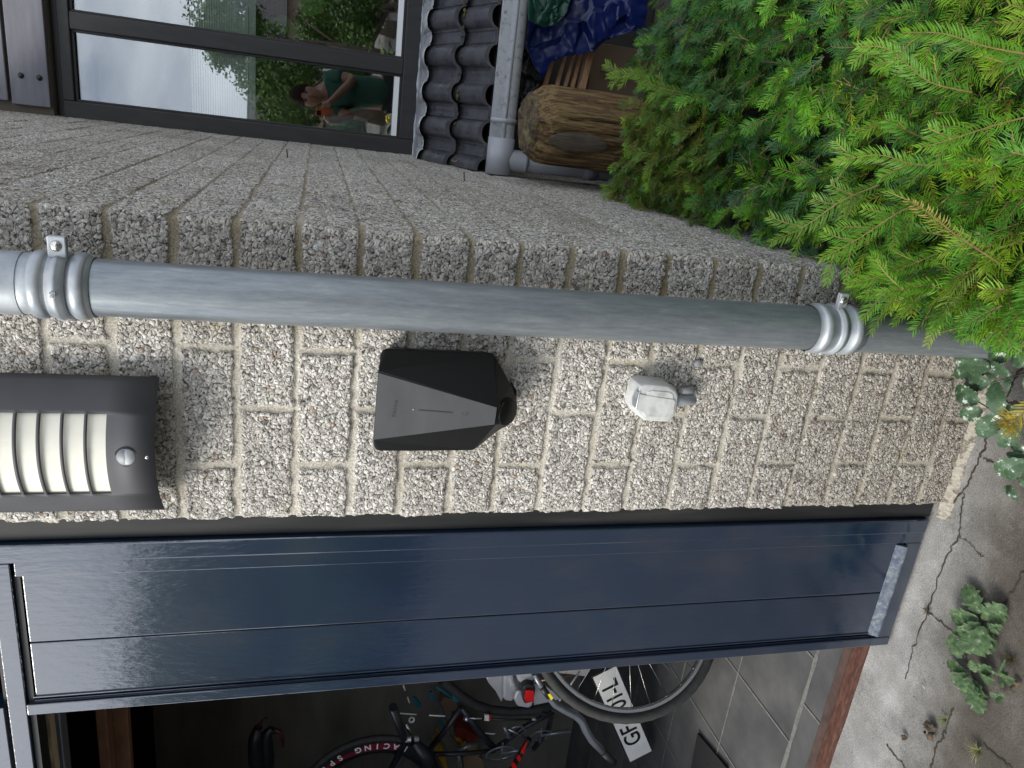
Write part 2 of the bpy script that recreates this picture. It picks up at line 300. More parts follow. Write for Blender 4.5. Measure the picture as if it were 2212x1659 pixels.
M_WHITE = mat('off_white', (.72, .71, .68), .4)
M_PLATE = mat('plate_white', (.78, .77, .74), .35, 0, [(.7, (.70, .69, .66))], 20)
M_INK = mat('black_ink', (.008, .008, .008), .45)
M_TEAL = mat('teal_plastic', (.01, .14, .19), .45)
M_YEL = mat('yellow_plastic', (.30, .17, .015), .45)
M_YELF = mat('yellow_flower', (.80, .58, .01), .6)
M_REDBX = mat('red_box', (.13, .015, .013), .5)
M_CARD = mat('brown_card', (.16, .11, .07), .8)

# ------------------------------------------------------------------ ground, garage floor
def ground_material(name, a, b_, c_, spot=.5):
    m = mat(name, a, .9, 0, [(.5, b_), (.66, c_)], 7, 9, bump=.5, bscale=260, bdist=.0018, spec=.25, nrough=.62)
    t = m.node_tree; nd = t.nodes.new; b = t.nodes['Principled BSDF']
    src = b.inputs['Base Color'].links[0].from_socket; tcn = [n for n in t.nodes if n.type == 'TEX_COORD'][0]
    v = nd('ShaderNodeTexNoise'); v.inputs['Scale'].default_value = 330; v.inputs['Detail'].default_value = 3; t.links.new(tcn.outputs['Object'], v.inputs['Vector'])
    r = nd('ShaderNodeValToRGB'); r.color_ramp.elements[0].position = .34; r.color_ramp.elements[1].position = .66
    r.color_ramp.elements[0].color = (.42, .42, .42, 1); r.color_ramp.elements[1].color = (1.5, 1.48, 1.42, 1)
    mx_ = nd('ShaderNodeMixRGB'); mx_.blend_type = 'MULTIPLY'; mx_.inputs[0].default_value = spot
    t.links.new(v.outputs['Fac'], r.inputs[0]); t.links.new(src, mx_.inputs[1]); t.links.new(r.outputs[0], mx_.inputs[2])
    w1 = nd('ShaderNodeTexVoronoi'); w1.inputs['Scale'].default_value = 38; t.links.new(tcn.outputs['Object'], w1.inputs['Vector'])
    r2 = nd('ShaderNodeValToRGB'); r2.color_ramp.elements[0].position = .05; r2.color_ramp.elements[1].position = .10
    r2.color_ramp.elements[0].color = (.35, .33, .30, 1); r2.color_ramp.elements[1].color = (1, 1, 1, 1)
    m3 = nd('ShaderNodeMixRGB'); m3.blend_type = 'MULTIPLY'; m3.inputs[0].default_value = .8
    t.links.new(w1.outputs['Distance'], r2.inputs[0]); t.links.new(mx_.outputs[0], m3.inputs[1]); t.links.new(r2.outputs[0], m3.inputs[2])
    t.links.new(m3.outputs[0], b.inputs['Base Color']); return m
M_CONC = ground_material('pale_concrete', (.185, .18, .172), (.26, .255, .245), (.36, .355, .345))
M_CONC2 = ground_material('dark_worn_concrete', (.075, .068, .058), (.115, .105, .092), (.16, .15, .135), .7)
M_CRACK = mat('crack_dirt', (.02, .017, .012), .95, 0, [(.6, (.045, .036, .022))], 60, 6, bump=.6, bscale=120)
M_FLOOR = mat('garage_tile', (.062, .062, .062), .8, 0, [(.5, (.085, .085, .085)), (.7, (.12, .118, .112))], 5, 9, bump=.25, bscale=120, bdist=.0008, spec=.3)
M_JOINT = mat('pale_joint', (.12, .115, .11), .9, 0, [(.6, (.19, .185, .17))], 60, 5)
M_MORT = mat('sandy_mortar', (.26, .235, .19), .95, 0, [(.45, (.36, .33, .27)), (.58, (.12, .105, .08)), (.7, (.40, .37, .30))], 45, 8, bump=1, bscale=120, bdist=.004)
M_STREET = mat('street_paving', (.17, .155, .135), .9, 0, [(.6, (.25, .23, .205))], .8, 6)

mb = MB(); mb.poly([(-60, -70, -.02), (60, -70, -.02), (60, 30, -.02), (-60, 30, -.02)])
tag(mb.build('ground', M_STREET), kind='structure')
mb = MB(); mb.poly([(-12, -9, -.012), (8, -9, -.012), (8, -1.31, -.012), (-12, -1.31, -.012)])
tag(mb.build('driveway', mat('dark_asphalt', (.035, .035, .034), .9, 0, [(.6, (.055, .054, .05))], 3, 8, bump=.4, bscale=200)), kind='structure')
mb = MB(); mb.poly([(-50, -60, -.008), (-2.4, -60, -.008), (-2.4, -9.01, -.008), (-50, -9.01, -.008)])
tag(mb.build('road', mat('road_asphalt', (.035, .035, .036), .9, 0, [(.6, (.055, .054, .052))], 2, 8)), kind='structure')
# forecourt slab: fine grid with slight unevenness
gx = np.linspace(-2.6, .2, 120); gy = np.linspace(-1.3, .088, 60)
GX, GY = np.meshgrid(gx, gy); GZ = fbm(GX, GY, 4, 4) * .012 - .010
V = np.stack([GX, GY, GZ], -1).reshape(-1, 3)
I = np.arange(120 * 60).reshape(60, 120); F = np.stack([I[:-1, :-1], I[:-1, 1:], I[1:, 1:], I[1:, :-1]], -1).reshape(-1, 4)
cx = V[F].mean(1); lim = -.20 + .10 * (fbm(cx[:, 0], cx[:, 1], 3, 4, 3) - .5) - .12 * np.clip((-.95 - cx[:, 0]), 0, 1) * 2
fm = np.zeros(len(F), int)
apron = link('driveway_slab', npmesh('driveway_slab', V, F, True, fm), None, [M_CONC]); tag(apron, kind='structure')
# dark worn patch towards the street: blended in the slab material by position
t = M_CONC.node_tree; b = t.nodes['Principled BSDF']; src = b.inputs['Base Color'].links[0].from_socket
tcn = [n for n in t.nodes if n.type == 'TEX_COORD'][0]; sx = t.nodes.new('ShaderNodeSeparateXYZ'); t.links.new(tcn.outputs['Object'], sx.inputs[0])
nn = t.nodes.new('ShaderNodeTexNoise'); nn.inputs['Scale'].default_value = 5; nn.inputs['Detail'].default_value = 8; nn.inputs['Roughness'].default_value = .65; t.links.new(tcn.outputs['Object'], nn.inputs['Vector'])
a = t.nodes.new('ShaderNodeMath'); a.operation = 'MULTIPLY_ADD'; a.inputs[1].default_value = .30; t.links.new(nn.outputs['Fac'], a.inputs[0]); t.links.new(sx.outputs['Y'], a.inputs[2])
a2 = t.nodes.new('ShaderNodeMath'); a2.operation = 'MULTIPLY_ADD'; a2.inputs[1].default_value = -.10; t.links.new(sx.outputs['X'], a2.inputs[0]); t.links.new(a.outputs[0], a2.inputs[2])
mr = t.nodes.new('ShaderNodeMapRange'); mr.inputs[1].default_value = .04; mr.inputs[2].default_value = .24; mr.inputs[3].default_value = 1; mr.inputs[4].default_value = 0; t.links.new(a2.outputs[0], mr.inputs[0])
mxx = t.nodes.new('ShaderNodeMixRGB'); mxx.blend_type = 'MULTIPLY'; mxx.inputs[2].default_value = (.30, .275, .24, 1); t.links.new(mr.outputs[0], mxx.inputs[0]); t.links.new(src, mxx.inputs[1]); t.links.new(mxx.outputs[0], b.inputs['Base Color'])

def zg(x, y): return float(fbm(x, y, 4, 4) * .012 - .010)
def crack(mb, pts, w0, n=10, jit=.0028, lift=.0022):
    P = []
    for a, c in zip(pts, pts[1:]):
        for k in range(n): P.append(np.array(a) * (1 - k / n) + np.array(c) * k / n)
    P.append(np.array(pts[-1])); P = [p + RNG.normal(0, jit, 2) for p in P]
    for i in range(len(P) - 1):
        d = P[i + 1] - P[i]; d /= np.hypot(*d) + 1e-9; nrm = np.array([-d[1], d[0]])
        wa = w0 * (.35 + hashn(i, len(P)) * 1.1); wb = w0 * (.35 + hashn(i + 1, len(P)) * 1.1)
        q = [P[i] + nrm * wa, P[i] - nrm * wa, P[i + 1] - nrm * wb, P[i + 1] + nrm * wb]
        mb.poly([(p[0], p[1], zg(*p) + lift) for p in q])
def zz(px, py): return atz(1474 + px / 3, 1106 + py / 3, 0)[:2]
mb = MB()
crack(mb, [zz(1820, -120), zz(1800, 0), zz(1790, 150), zz(1680, 350), zz(1590, 640), zz(1500, 860), zz(1440, 1080)], .0016)
crack(mb, [zz(1790, 150), zz(1860, 210), zz(1940, 290)], .0009)
crack(mb, [zz(1590, 640), zz(1720, 760), zz(1860, 860)], .0016)
crack(mb, [zz(1310, 1500), zz(1380, 1590), zz(1450, 1680)], .0017)
crack(mb, [zz(1740, 1260), zz(1700, 1420), zz(1640, 1520), zz(1600, 1680)], .0018)
crack(mb, [zz(1960, 700), zz(1850, 850), zz(1830, 950), zz(1900, 1100)], .0018)
crack(mb, [zz(2212, 380), zz(2050, 650)], .002)
crack(mb, [zz(1940, 1500), zz(2090, 1640), zz(2212, 1750)], .002)
# joints of the pale slabs by the foot of the wall
def z6(px, py): return atz(1474 + px / 3, 553 + py / 3, 0)[:2]
crack(mb, [z6(1700, 1660), z6(1830, 1500), z6(1905, 1340), z6(1950, 1240), z6(2010, 1080), z6(2080, 950), z6(2130, 830), z6(2200, 700)], .0022)
crack(mb, [z6(1950, 1320), z6(2010, 1340)], .002)
crack(mb, [z6(2090, 940), z6(2212, 960)], .0025)
tag(mb.build('ground_cracks', M_CRACK), kind='structure')
# sandy mortar wedge at the foot of the wall
mb = MB()
xs0 = np.linspace(-.80, -.17, 220); pf = [(0, .018), (-.004, .016), (-.010, .010), (-.016, .002), (-.022, -.010)]
Vf = np.array([[(x, .004 + a_ * (.8 + .7 * float(fbm(x, 0, 40, 4, 2))), b_ + .010 * (float(fbm(x, k_, 50, 4, 3)) - .5) * (k_ < 4)) for x in xs0] for k_, (a_, b_) in enumerate(pf)])
for k_ in range(4):
    for i in range(219): mb.poly([Vf[k_][i], Vf[k_ + 1][i], Vf[k_ + 1][i + 1], Vf[k_][i + 1]])
tag(mb.build('mortar_fillet', M_MORT, smooth=True), kind='structure')

# garage floor
mb = MB(); mb.box(-6, -.2, .165, 5, -.06, -.004)
fl = mb.build('garage_floor', [M_FLOOR]); tag(fl, kind='structure')
mb = MB()
for Y in (.262, .597, .932, 1.267, 1.6):
    for k in range(120):
        x = -5 + k * .04; a_ = .0035 * (.6 + .9 * hashn(k, Y)); b_ = .0035 * (.6 + .9 * hashn(k + 1, Y)); w_ = 2.2 if Y < .3 else 1
        mb.poly([(x, Y - a_ * w_, -.001), (x + .04, Y - b_ * w_, -.001), (x + .04, Y + b_ * w_, -.001), (x, Y + a_ * w_, -.001)])
for r_, (Y0, Y1) in enumerate(((.17, .262), (.262, .597), (.597, .932), (.932, 1.267))):
    for k in range(14):
        X = -1.811 + (k - 9) * .339
        if r_ == 0: X += .17
        mb.poly([(X - .003, Y0, -.0015), (X + .003, Y0, -.0015), (X + .0035, Y1, -.0015), (X - .003, Y1, -.0015)])
tag(mb.build('floor_joints', M_JOINT), kind='structure')
mb = MB(); mb.prism([(-2.40, .715, .000), (-2.225, .73, .000), (-2.18, .51, .000), (-2.38, .5, .000)], (0, 0, .009))
tag(mb.build('doormat', mat('dark_mat_pile', (.018, .018, .019), .95, 0, bump=1, bscale=300, bdist=.004)), 'dark ribbed doormat corner lying on the garage floor tiles', 'doormat')
mb = MB(); mb.box(-6, -1.0, .128, .165, -.02, .006); mb.mi = 1; mb.box(-6, -1.0, .089, .127, -.02, .014)
tag(mb.build('threshold_rail', [M_RUST2, M_RUST], bevel=.0015), 'rusty brown steel sill strip set across the garage doorway', 'door sill')

# ------------------------------------------------------------------ brick wall: one relief surface round the corner
ZJ = [1.808, 1.709, 1.605, 1.498, 1.399, 1.298, 1.202, 1.101, .995, .897, .790, .686, .585, .480, .372, .278, .186, .092, -.02]
zup = [1.808 + .1015 * k for k in range(14, 0, -1)]; ZJ = np.array(zup + ZJ); PAR = (np.arange(len(ZJ)) + 14) % 2     # 0 = joints at -.65/-.417
LEFT = -.766; W_ = XC - LEFT; RET = .12
u = np.concatenate([np.linspace(-RET, -.004, 30), np.linspace(0, W_, 200), W_ + np.linspace(.003, 1, 210), W_ + np.linspace(1.008, 2.6, 150)])
zv = np.linspace(-.03, 3.05, 1000)
U, Z = np.meshgrid(u, zv)
sdir = np.array([P_END[0] - XC, 2.4]); SL = np.hypot(*sdir); sdir /= SL; snrm = np.array([sdir[1], -sdir[0]])
Zw = Z + .004 * (fbm(U, Z, 9, 3, 2) - .5)
# row index and distance to bed joint
asc = ZJ[::-1]; row = np.clip(np.searchsorted(asc, Zw) - 1, 0, len(asc) - 2); rowd = len(asc) - 2 - row        # rowd = index of upper joint in ZJ
dzb = np.minimum(Zw - asc[row], asc[row + 1] - Zw)
offA = (-.65 - LEFT); offB = (-.533 - LEFT)
off = np.where(PAR[rowd] == 0, offA, offB); Uw = U + .005 * (fbm(U, Z, 12, 3, 5) - .5)
ph = np.mod(Uw - off, .2335); dxh = np.minimum(ph, .2335 - ph)
# at the right corner the courses turn without a head joint
cornerA = (Uw > W_ - .10) & (Uw < W_ + .085); dxh = np.where(cornerA, .1, dxh)
jh = .0072 * (.8 + .5 * fbm(U, Z, 7, 2, 51)); jb = (.0074 * (.75 + .55 * fbm(U, Z, 6, 2, 52))) * (1 - .45 * np.clip((U - W_ - .02) / .1, 0, 1))
d = np.minimum(dzb - jb, dxh - jh)
edge = .0060 * (fbm(U, Z, 55, 4, 8) - .5) * 2
d2 = d + edge
mort = np.clip(.5 - d2 / .006, 0, 1); mort = mort * (1 - np.clip(.35 + .5 * np.clip((1.35 - Z) / .7, 0, 1), 0, 1) * np.clip((fbm(U, Z, 22, 4, 61) - .44) / .10, 0, 1) * .55)
fade = 1 - .75 * np.clip((U - W_ - .01) / .05, 0, 1); mort = mort * (1 - .35 * (1 - fade) * (fbm(U, Z, 18, 3, 77) > .42))
h = -.0026 * fade * (1 - np.clip(d2 / .007 + .5, 0, 1) ** .8) + .003 * (fbm(U, Z, 14, 2, 4) - .5)
brick_id = np.floor((Uw - off) / .2335); h = h + (hashn(brick_id, rowd) - .5) * .0030 * (mort < .5)
peb = np.abs(fbm(U, Z, 130, 2, 6) - .38) * .008 * (mort < .5) + vnoise(U, Z, 110, 9) * .0025 * (mort < .5)
h = h + peb - .002
# base points and normals along the wrap, with small corner radii
X = np.where(U < 0, LEFT, np.where(U < W_, LEFT + U, XC + (U - W_) * sdir[0])); Yb = np.where(U < 0, -U, np.where(U < W_, 0, (U - W_) * sdir[1]))
rc = .012
tL = np.clip((U + rc) / (2 * rc), 0, 1) * math.pi / 2; tR = np.clip((U - W_ + rc) / (2 * rc), 0, 1)
ang = np.where(U < W_ / 2, math.pi - tL + 0, 0)
nx = np.where(U < W_ / 2, -np.cos(tL), np.sin(tR * (math.atan2(snrm[0], -snrm[1])))); ny = np.where(U < W_ / 2, -np.sin(tL), -np.cos(tR * (math.atan2(snrm[0], -snrm[1]))))
rnd = .0035
dl = np.abs(U); dr = np.abs(U - W_); inset = rnd * (np.clip(1 - dl / rc, 0, 1) ** 2 + np.clip(1 - dr / rc, 0, 1) ** 2)
rag = .006 * (fbm(U * 0 + 1, Z, 38, 3, 31) - .5) * np.clip(1 - dl / .03, 0, 1) * 2
hh = h - inset + rag
V = np.stack([X + nx * hh, Yb + ny * hh, Z], -1).reshape(-1, 3)
nr, nc = U.shape; I = np.arange(nr * nc).reshape(nr, nc); F = np.stack([I[:-1, :-1], I[:-1, 1:], I[1:, 1:], I[1:, :-1]], -1).reshape(-1, 4)
me = npmesh('wall_face', V, F, True)
at1 = me.attributes.new('mortar', 'FLOAT', 'POINT'); at1.data.foreach_set('value', mort.ravel().astype(np.float32))
gr = np.clip((U - (W_ - .21)) / .07, 0, 1) * .30 - np.clip((U - W_ + .01) / .05, 0, 1) * .06  # right of the pipe: grime and the pipe's shade, both put into the colour
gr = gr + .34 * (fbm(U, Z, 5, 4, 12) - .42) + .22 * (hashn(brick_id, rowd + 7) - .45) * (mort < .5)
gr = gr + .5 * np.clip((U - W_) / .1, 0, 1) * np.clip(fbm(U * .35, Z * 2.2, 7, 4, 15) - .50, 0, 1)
at2 = me.attributes.new('grime_shade', 'FLOAT', 'POINT'); at2.data.foreach_set('value', np.clip(gr, 0, 1).ravel().astype(np.float32))
wall = thing('brick_wall', (-.47, .05, 0), 'rough pebble faced concrete brick wall carrying the black charger, lamp and rain pipe', 'wall')
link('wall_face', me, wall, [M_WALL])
mb = MB(); mb.box(LEFT + .02, XC - .02, .02, .14, 0, 3.0)
mb.prism([(XC - .02, .10, 0), (XC + sdir[0] * 2.4 - .02, 2.4, 0), (XC + sdir[0] * 2.4 - .12, 2.4, 0), (XC - .12, .10, 0)], (0, 0, 3.0))
mb.build('wall_core', M_GARW, wall)
# drilled hole and plugs in the wall
def nailspike(p, dirv, L_, r, label, name='nail', cat='nail', m=M_RUST2):
    mb = MB(); p = Vector(tuple(p)); dv = Vector(dirv).normalized(); mb.tube([p, p + dv * L_], r, 8); mb.tube([p + dv * L_, p + dv * (L_ + .002)], r * 2.1, 10)
    return tag(mb.build(name, m), label, cat)
nailspike(side(1003, 393), (1, -.12, .15), .030, .0022, 'rusty nail sticking out of the side wall near the gutter end')
nailspike(side(621, 340), (1, -.1, .1), .024, .0022, 'small rusty nail in the side wall beside the lower window frame')
p = at(1508, 785, .0); mb = MB(); mb.lathe((p[0], .002, p[2]), (0, -1, 0), [(0, .0085), (.004, .0085), (.006, .006), (.006, 0.0005)], 16)
tag(mb.build('wall_plug', M_GREYD), 'small grey rubber plug filling a hole in the pebble bricks right of the socket pipe', 'wall plug')
p = at(1760, 905, 0); mb = MB(); mb.lathe((p[0], .001, p[2]), (0, -1, 0), [(0, .0035), (.0045, .004), (.0055, .0025), (.003, .0022)], 12)
tag(mb.build('wall_screw', M_RUST2), 'tiny dark screw sunk low in the brick wall with a yellow stain around it', 'screw')

# ------------------------------------------------------------------ zinc rain pipe
PX, PY = at(190, 619.7, -.075)[0], -.075
PX2 = at(1700, 705.7, -.075)[0]; pr = .0453
def pzc(x, y): return at(x, y, PY - pr)[2]
dp = thing('downspout', (PX, PY, 0), 'weathered grey zinc rain pipe strapped to the front corner of the brick wall', 'rain pipe')
def pxz(z): return PX + (PX2 - PX) * (1.93 - z) / 1.4
def vt(mb, z0, z1, prof, seg=48): # lathe round the pipe axis between heights, prof = (z, r)
    mb.lathe((0, 0, 0), (0, 0, 1), [(z, r) for z, r in prof], seg)
    return
def shift_pipe(mb):
    for v in mb.bm.verts: v.co.x += pxz(v.co.z); v.co.y += PY
zA = pzc(190, 619); zB = pzc(60, 610); zC = pzc(40, 610)
mb = MB(); vt(mb, 0, 0, [(.06, pr)] + [(z, pr) for z in np.linspace(.1, zA - .002, 30)] + [(zA + .03, pr)]); shift_pipe(mb); mb.build('pipe_length', M_ZINC, dp)
def beads(mb, z0, zs_, r0, br, bw, z1):
    prof = [(z0, r0 - .0008), (z0, r0)]
    for zc in zs_:
        for k in range(9):
            a_ = math.pi * k / 8; prof.append((zc - bw * math.cos(a_), r0 + br * .78 * math.sin(a_)))
    prof.append((z1, r0)); vt(mb, 0, 0, prof)
zb1, zb2 = pzc(162, 620), pzc(70, 612)
mb = MB(); beads(mb, zA, [zb1, zb2], pr + .0022, .0075, .0105, zb2 + .03); shift_pipe(mb); mb.build('pipe_socket', M_ZINC2, dp)
mb = MB(); vt(mb, 0, 0, [(zb2 + .024, pr + .0032), (zb2 + .03, pr + .0035), (3.0, pr + .0035)]); shift_pipe(mb); mb.build('pipe_length', M_ZINC2, dp)
def bracket(zc, wd, name='pipe_bracket'):
    mb = MB(); hw = wd / 2; r = pr + .0055
    vt(mb, 0, 0, [(zc - hw, pr + .002), (zc - hw, r), (zc - hw * .4, r), (zc - hw * .2, r + .003), (zc + hw * .3, r + .003), (zc + hw * .5, r), (zc + hw, r), (zc + hw, pr + .002)])
    shift_pipe(mb); br = mb.build(name, M_ZINC2, dp)
    x = pxz(zc); mb = MB(); mb.box(x + pr + .001, x + pr + .034, PY - .014, PY - .008, zc - hw, zc + hw); mb.box(x + pr + .001, x + pr + .034, PY - .020, PY - .0145, zc - hw, zc + hw)
    mb.build('bracket_lug', M_ZINC2, br, bevel=.002)
    mb = MB(); mb.ico((x + pr + .019, PY - .020, zc + .001), .0085, 2, (1, .55, 1)); mb.tube([(x + pr + .019, PY - .02, zc), (x + pr + .019, PY + .01, zc)], .003, 8); mb.build('bolt', M_BOLT, br)
    mb = MB(); mb.tube([(x - pr - .008, PY + .004, zc - hw), (x - pr - .008, PY + .004, zc + hw)], .0045, 10); mb.build('hinge_pin', M_ZINC2, br)
    mb = MB(); mb.tube([(x, PY + pr, zc), (x, .03, zc)], .005, 8); mb.build('wall_stud', M_ZINC2, br)
    mb = MB(); mb.lathe((x - .012, PY - r * .97 - .0012, zc + hw * .05), (-.23, -1, 0), [(0, .003), (.0012, .0032), (.0016, .0018), (-.001, .0016)], 12); mb.build('rivet', M_INK, br)
    return br
zbk = (zb1 + zb2) / 2; bracket(zbk, .026)
zc1, zc2 = pzc(1793, 712), pzc(1858, 716)
mb = MB(); beads(mb, zc2 - .022, [zc2, zc1], pr + .0022, .0065, .0085, zc1 + .022); shift_pipe(mb); mb.build('pipe_socket', M_ZINC2, dp)
bracket((zc1 + zc2) / 2, .020)
# small stamped number on the top strap
def text_mesh(s, size, ext=.0004, bold=0, align='CENTER', space=1.0):
    cu = bpy.data.curves.new('lettering', 'FONT'); cu.body = s; cu.size = size; cu.extrude = ext; cu.align_x = align; cu.align_y = 'CENTER'; cu.offset = bold; cu.space_character = space
    ob = bpy.data.objects.new('lettering_tmp', cu); COL.objects.link(ob); dg = bpy.context.evaluated_depsgraph_get()
    me = bpy.data.meshes.new_from_object(ob.evaluated_get(dg)); bpy.data.objects.remove(ob); return me
def put_text(name, s, size, origin, right, up, m, parent=None, bold=0, ext=.0004, space=1.0, bend=None):
    me = text_mesh(s, size, ext, bold, space=space); r_ = Vector(right).normalized(); u_ = Vector(up); u_ = (u_ - r_ * u_.dot(r_)).normalized(); n_ = r_.cross(u_)
    mtx = Matrix([[r_[i], u_[i], n_[i], origin[i]] for i in range(3)] + [[0, 0, 0, 1]])
    if bend:
        for v in me.vertices:
            x, y = v.co.x, v.co.y; a_ = x / bend; v.co = Vector(((bend + y) * math.sin(a_), (bend + y) * math.cos(a_) - bend, v.co.z))
    me.transform(mtx); return link(name, me, parent, [m])
put_text('stamped_number', '82', .011, (pxz(zbk) - .002, PY - pr - .0095, zbk), (1, 0, 0), (0, 0, 1), M_GREYD, dp, ext=.0003)

# ------------------------------------------------------------------ wall lamp
lx0 = at(355, 1098, -.025)[0]; lx1 = at(344, 813, -.025)[0]; lzb = .5 * (at(344, 813, -.03)[2] + at(355, 1098, -.03)[2])
lcx = (lx0 + lx1) / 2; lw = (lx1 - lx0) / 2
def lY(x): s_ = (x - lcx) / lw; return -.028 - .062 * (1 - s_ * s_) ** 1.0
lamp = thing('wall_lamp', (lcx, 0, lzb), 'anthracite curved outdoor wall lamp with cream light slots and a round motion sensor', 'wall lamp')
def lz(px, py): return at(px, py, -.085)[2]
slots = [(lz(231, 985), lz(190, 985)), (lz(183, 985), lz(139, 985)), (lz(132, 985), lz(89, 985)), (lz(81, 985), lz(38, 985)), (lz(30, 985), lz(-14, 985)), (lz(-22, 985), lz(-66, 985))]
sxa = at(200, 1057, -.055)[0]; sxb = at(200, 897, -.075)[0]
ztop = lz(-150, 985); xs = sorted(set(list(np.linspace(lx0, lx1, 33)) + [sxa, sxb])); zcut = [lzb] + [q for s_ in slots for q in s_] + [ztop]
def plate(mb, yoff, skip=True):
    for i in range(len(xs) - 1):
        for j in range(len(zcut) - 1):
            xm = (xs[i] + xs[i + 1]) / 2; inslot = (j % 2 == 1) and sxa < xm < sxb
            if inslot and skip: continue
            mb.poly([(xs[i], lY(xs[i]) + yoff, zcut[j]), (xs[i + 1], lY(xs[i + 1]) + yoff, zcut[j]), (xs[i + 1], lY(xs[i + 1]) + yoff, zcut[j + 1]), (xs[i], lY(xs[i]) + yoff, zcut[j + 1])])
mb = MB(); plate(mb, 0); bmesh.ops.remove_doubles(mb.bm, verts=mb.bm.verts, dist=1e-5)
o = mb.build('cover_plate', M_LAMP, lamp, smooth=True); md_ = o.modifiers.new('thick', 'SOLIDIFY'); md_.thickness = .0025; md_.offset = 0
mb = MB()
for i in range(24):
    xa = sxa - .006 + (sxb - sxa + .012) * i / 24; xb = sxa - .006 + (sxb - sxa + .012) * (i + 1) / 24
    mb.poly([(xa, lY(xa) + .0045, slots[0][0] - .005), (xb, lY(xb) + .0045, slots[0][0] - .005), (xb, lY(xb) + .0045, ztop), (xa, lY(xa) + .0045, ztop)])
mb.build('diffuser', M_OPAL, lamp, smooth=True)
mb = MB(); mb.box(lcx - .05, lcx + .05, -.03, .004, lzb + .07, ztop - .02); mb.build('back_box', M_LAMP, lamp, bevel=.004)
sp_ = at(272, 988, lY(at(272, 988, -.085)[0]) - .001)
mb = MB(); mb.ico((sp_[0], sp_[1] + .008, sp_[2]), .0165, 3); sens = mb.build('motion_sensor', M_LENS, lamp)
mb = MB(); mb.lathe((sp_[0], sp_[1] + .003, sp_[2]), (0, -1, 0), [(0, .0190), (.0025, .0186), (.003, .0165), (0, .0160)], 32); mb.build('sensor_ring', M_INK, sens)
mb = MB()
for k in range(13):
    a0 = math.pi * .5 + .12 + (math.pi - .24) * k / 13 - math.pi * .5; a1 = math.pi * .5 + .12 + (math.pi - .24) * (k + 1) / 13 - math.pi * .5
    for j in range(8):
        e0 = j / 8 * 1.05; e1 = (j + 1) / 8 * 1.05
        def sp(a_, e): return (sp_[0] + .0169 * math.sin(e) * math.cos(a_) , sp_[1] + .008 - .0169 * math.cos(e), sp_[2] + .0169 * math.sin(e) * math.sin(a_))
        mb.poly([sp(a0, e0), sp(a1, e0), sp(a1, e1), sp(a0, e1)])
bmesh.ops.remove_doubles(mb.bm, verts=mb.bm.verts, dist=1e-6)
mb.build('sensor_hood', M_GREYD, sens, smooth=True)
sc_ = at(318, 988, lY(lcx)); mb = MB(); mb.lathe((sc_[0], sc_[1], sc_[2]), (0, -1, 0), [(0, .0034), (.0014, .0032), (.0018, .0022), (.0018, .0001)], 16)
scr = mb.build('screw', M_BOLT, lamp); mb = MB()
mb.box(sc_[0] - .0018, sc_[0] + .0018, sc_[1] - .0022, sc_[1] - .0016, sc_[2] - .0004, sc_[2] + .0004); mb.box(sc_[0] - .0004, sc_[0] + .0004, sc_[1] - .0023, sc_[1] - .0017, sc_[2] - .0018, sc_[2] + .0018); mb.build('screw_slot', M_INK, scr)

# ------------------------------------------------------------------ car charger
def c5(px, py, Y): return at(1400 / 1.8228 + px * .1819, 1300 / 1.8228 + py * .1819, Y)
chg = thing('car_charger', tuple(c5(1000, 900, 0) * np.array([1, 0, 1])), 'matt black faceted electric car charger tapering to a round plug end on the brick wall', 'car charger')
# outline rim (silhouette) at a depth of 45 mm, tapering back to the wall
rimY = -.048
def rim(px, py): return c5(px, py, rimY)
TL = rim(300, 218); TR = rim(208, 1438)     # picture: top-right / top-left of the charger seen upright
out_px = [(300, 268), (322, 238), (355, 222), (400, 218), (800, 238), (1200, 256), (1600, 270), (1632, 276), (1660, 310), (1740, 450), (1850, 650), (1905, 790), (1925, 900), (1915, 1000),
          (1875, 1080), (1800, 1140), (1700, 1190), (1560, 1300), (1440, 1400), (1385, 1430), (1000, 1436), (600, 1438), (300, 1438), (255, 1430), (228, 1405), (218, 1370), (208, 1300)]
outl = [rim(*q) for q in out_px]
# front crest corners
A = c5(262, 498, -.060); Bq = c5(208, 1303, -.060); Cq = c5(1690, 915, -.104); Dq = c5(1662, 1120, -.104)
mb = MB(); bmv = mb.bm.verts
ro = [bmv.new(tuple(p)) for p in outl]; n = len(ro)
ctr = np.mean(outl, 0)
back = [bmv.new((float(ctr[0] + (p[0] - ctr[0]) * .90), -.004, float(ctr[2] + (p[2] - ctr[2]) * .90))) for p in outl]
a_, b_, c_, d_ = (bmv.new(tuple(q)) for q in (A, Bq, Cq, Dq))
for i in range(n): mb.bm.faces.new([ro[i], ro[(i + 1) % n], back[(i + 1) % n], back[i]])
mb.bm.faces.new(back[::-1])
mb.bm.faces.new([a_, b_, d_, c_])
# right facet (picture top): outline 0..11 with crest a-c ; bottom: 11..15 with c-d ; left facet 15..26 with d-b ; top edge: 26->0 with b-a
R1 = [a_] + ro[0:8]; mb.bm.faces.new(R1 + [c_]) if False else None
cr = bmv.new(tuple((np.array(c5(1560, 300, -.058))))) if False else None
mb.bm.faces.new([a_] + ro[0:8] + [c_]) if False else None
def fan(center, verts):
    for p, q in zip(verts, verts[1:]): mb.bm.faces.new([center, p, q])
fan(a_, ro[0:8]); mb.bm.faces.new([a_, ro[7], c_]); fan(c_, ro[7:13]); mb.bm.faces.new([c_, ro[12], d_]); fan(d_, ro[12:20]); mb.bm.faces.new([d_, ro[19], b_]); fan(b_, ro[19:27]); mb.bm.faces.new([b_, ro[26], ro[0]]); mb.bm.faces.new([b_, ro[0], a_])
body = mb.build('charger_body', M_CHG, chg, bevel=.0022, segs=2)
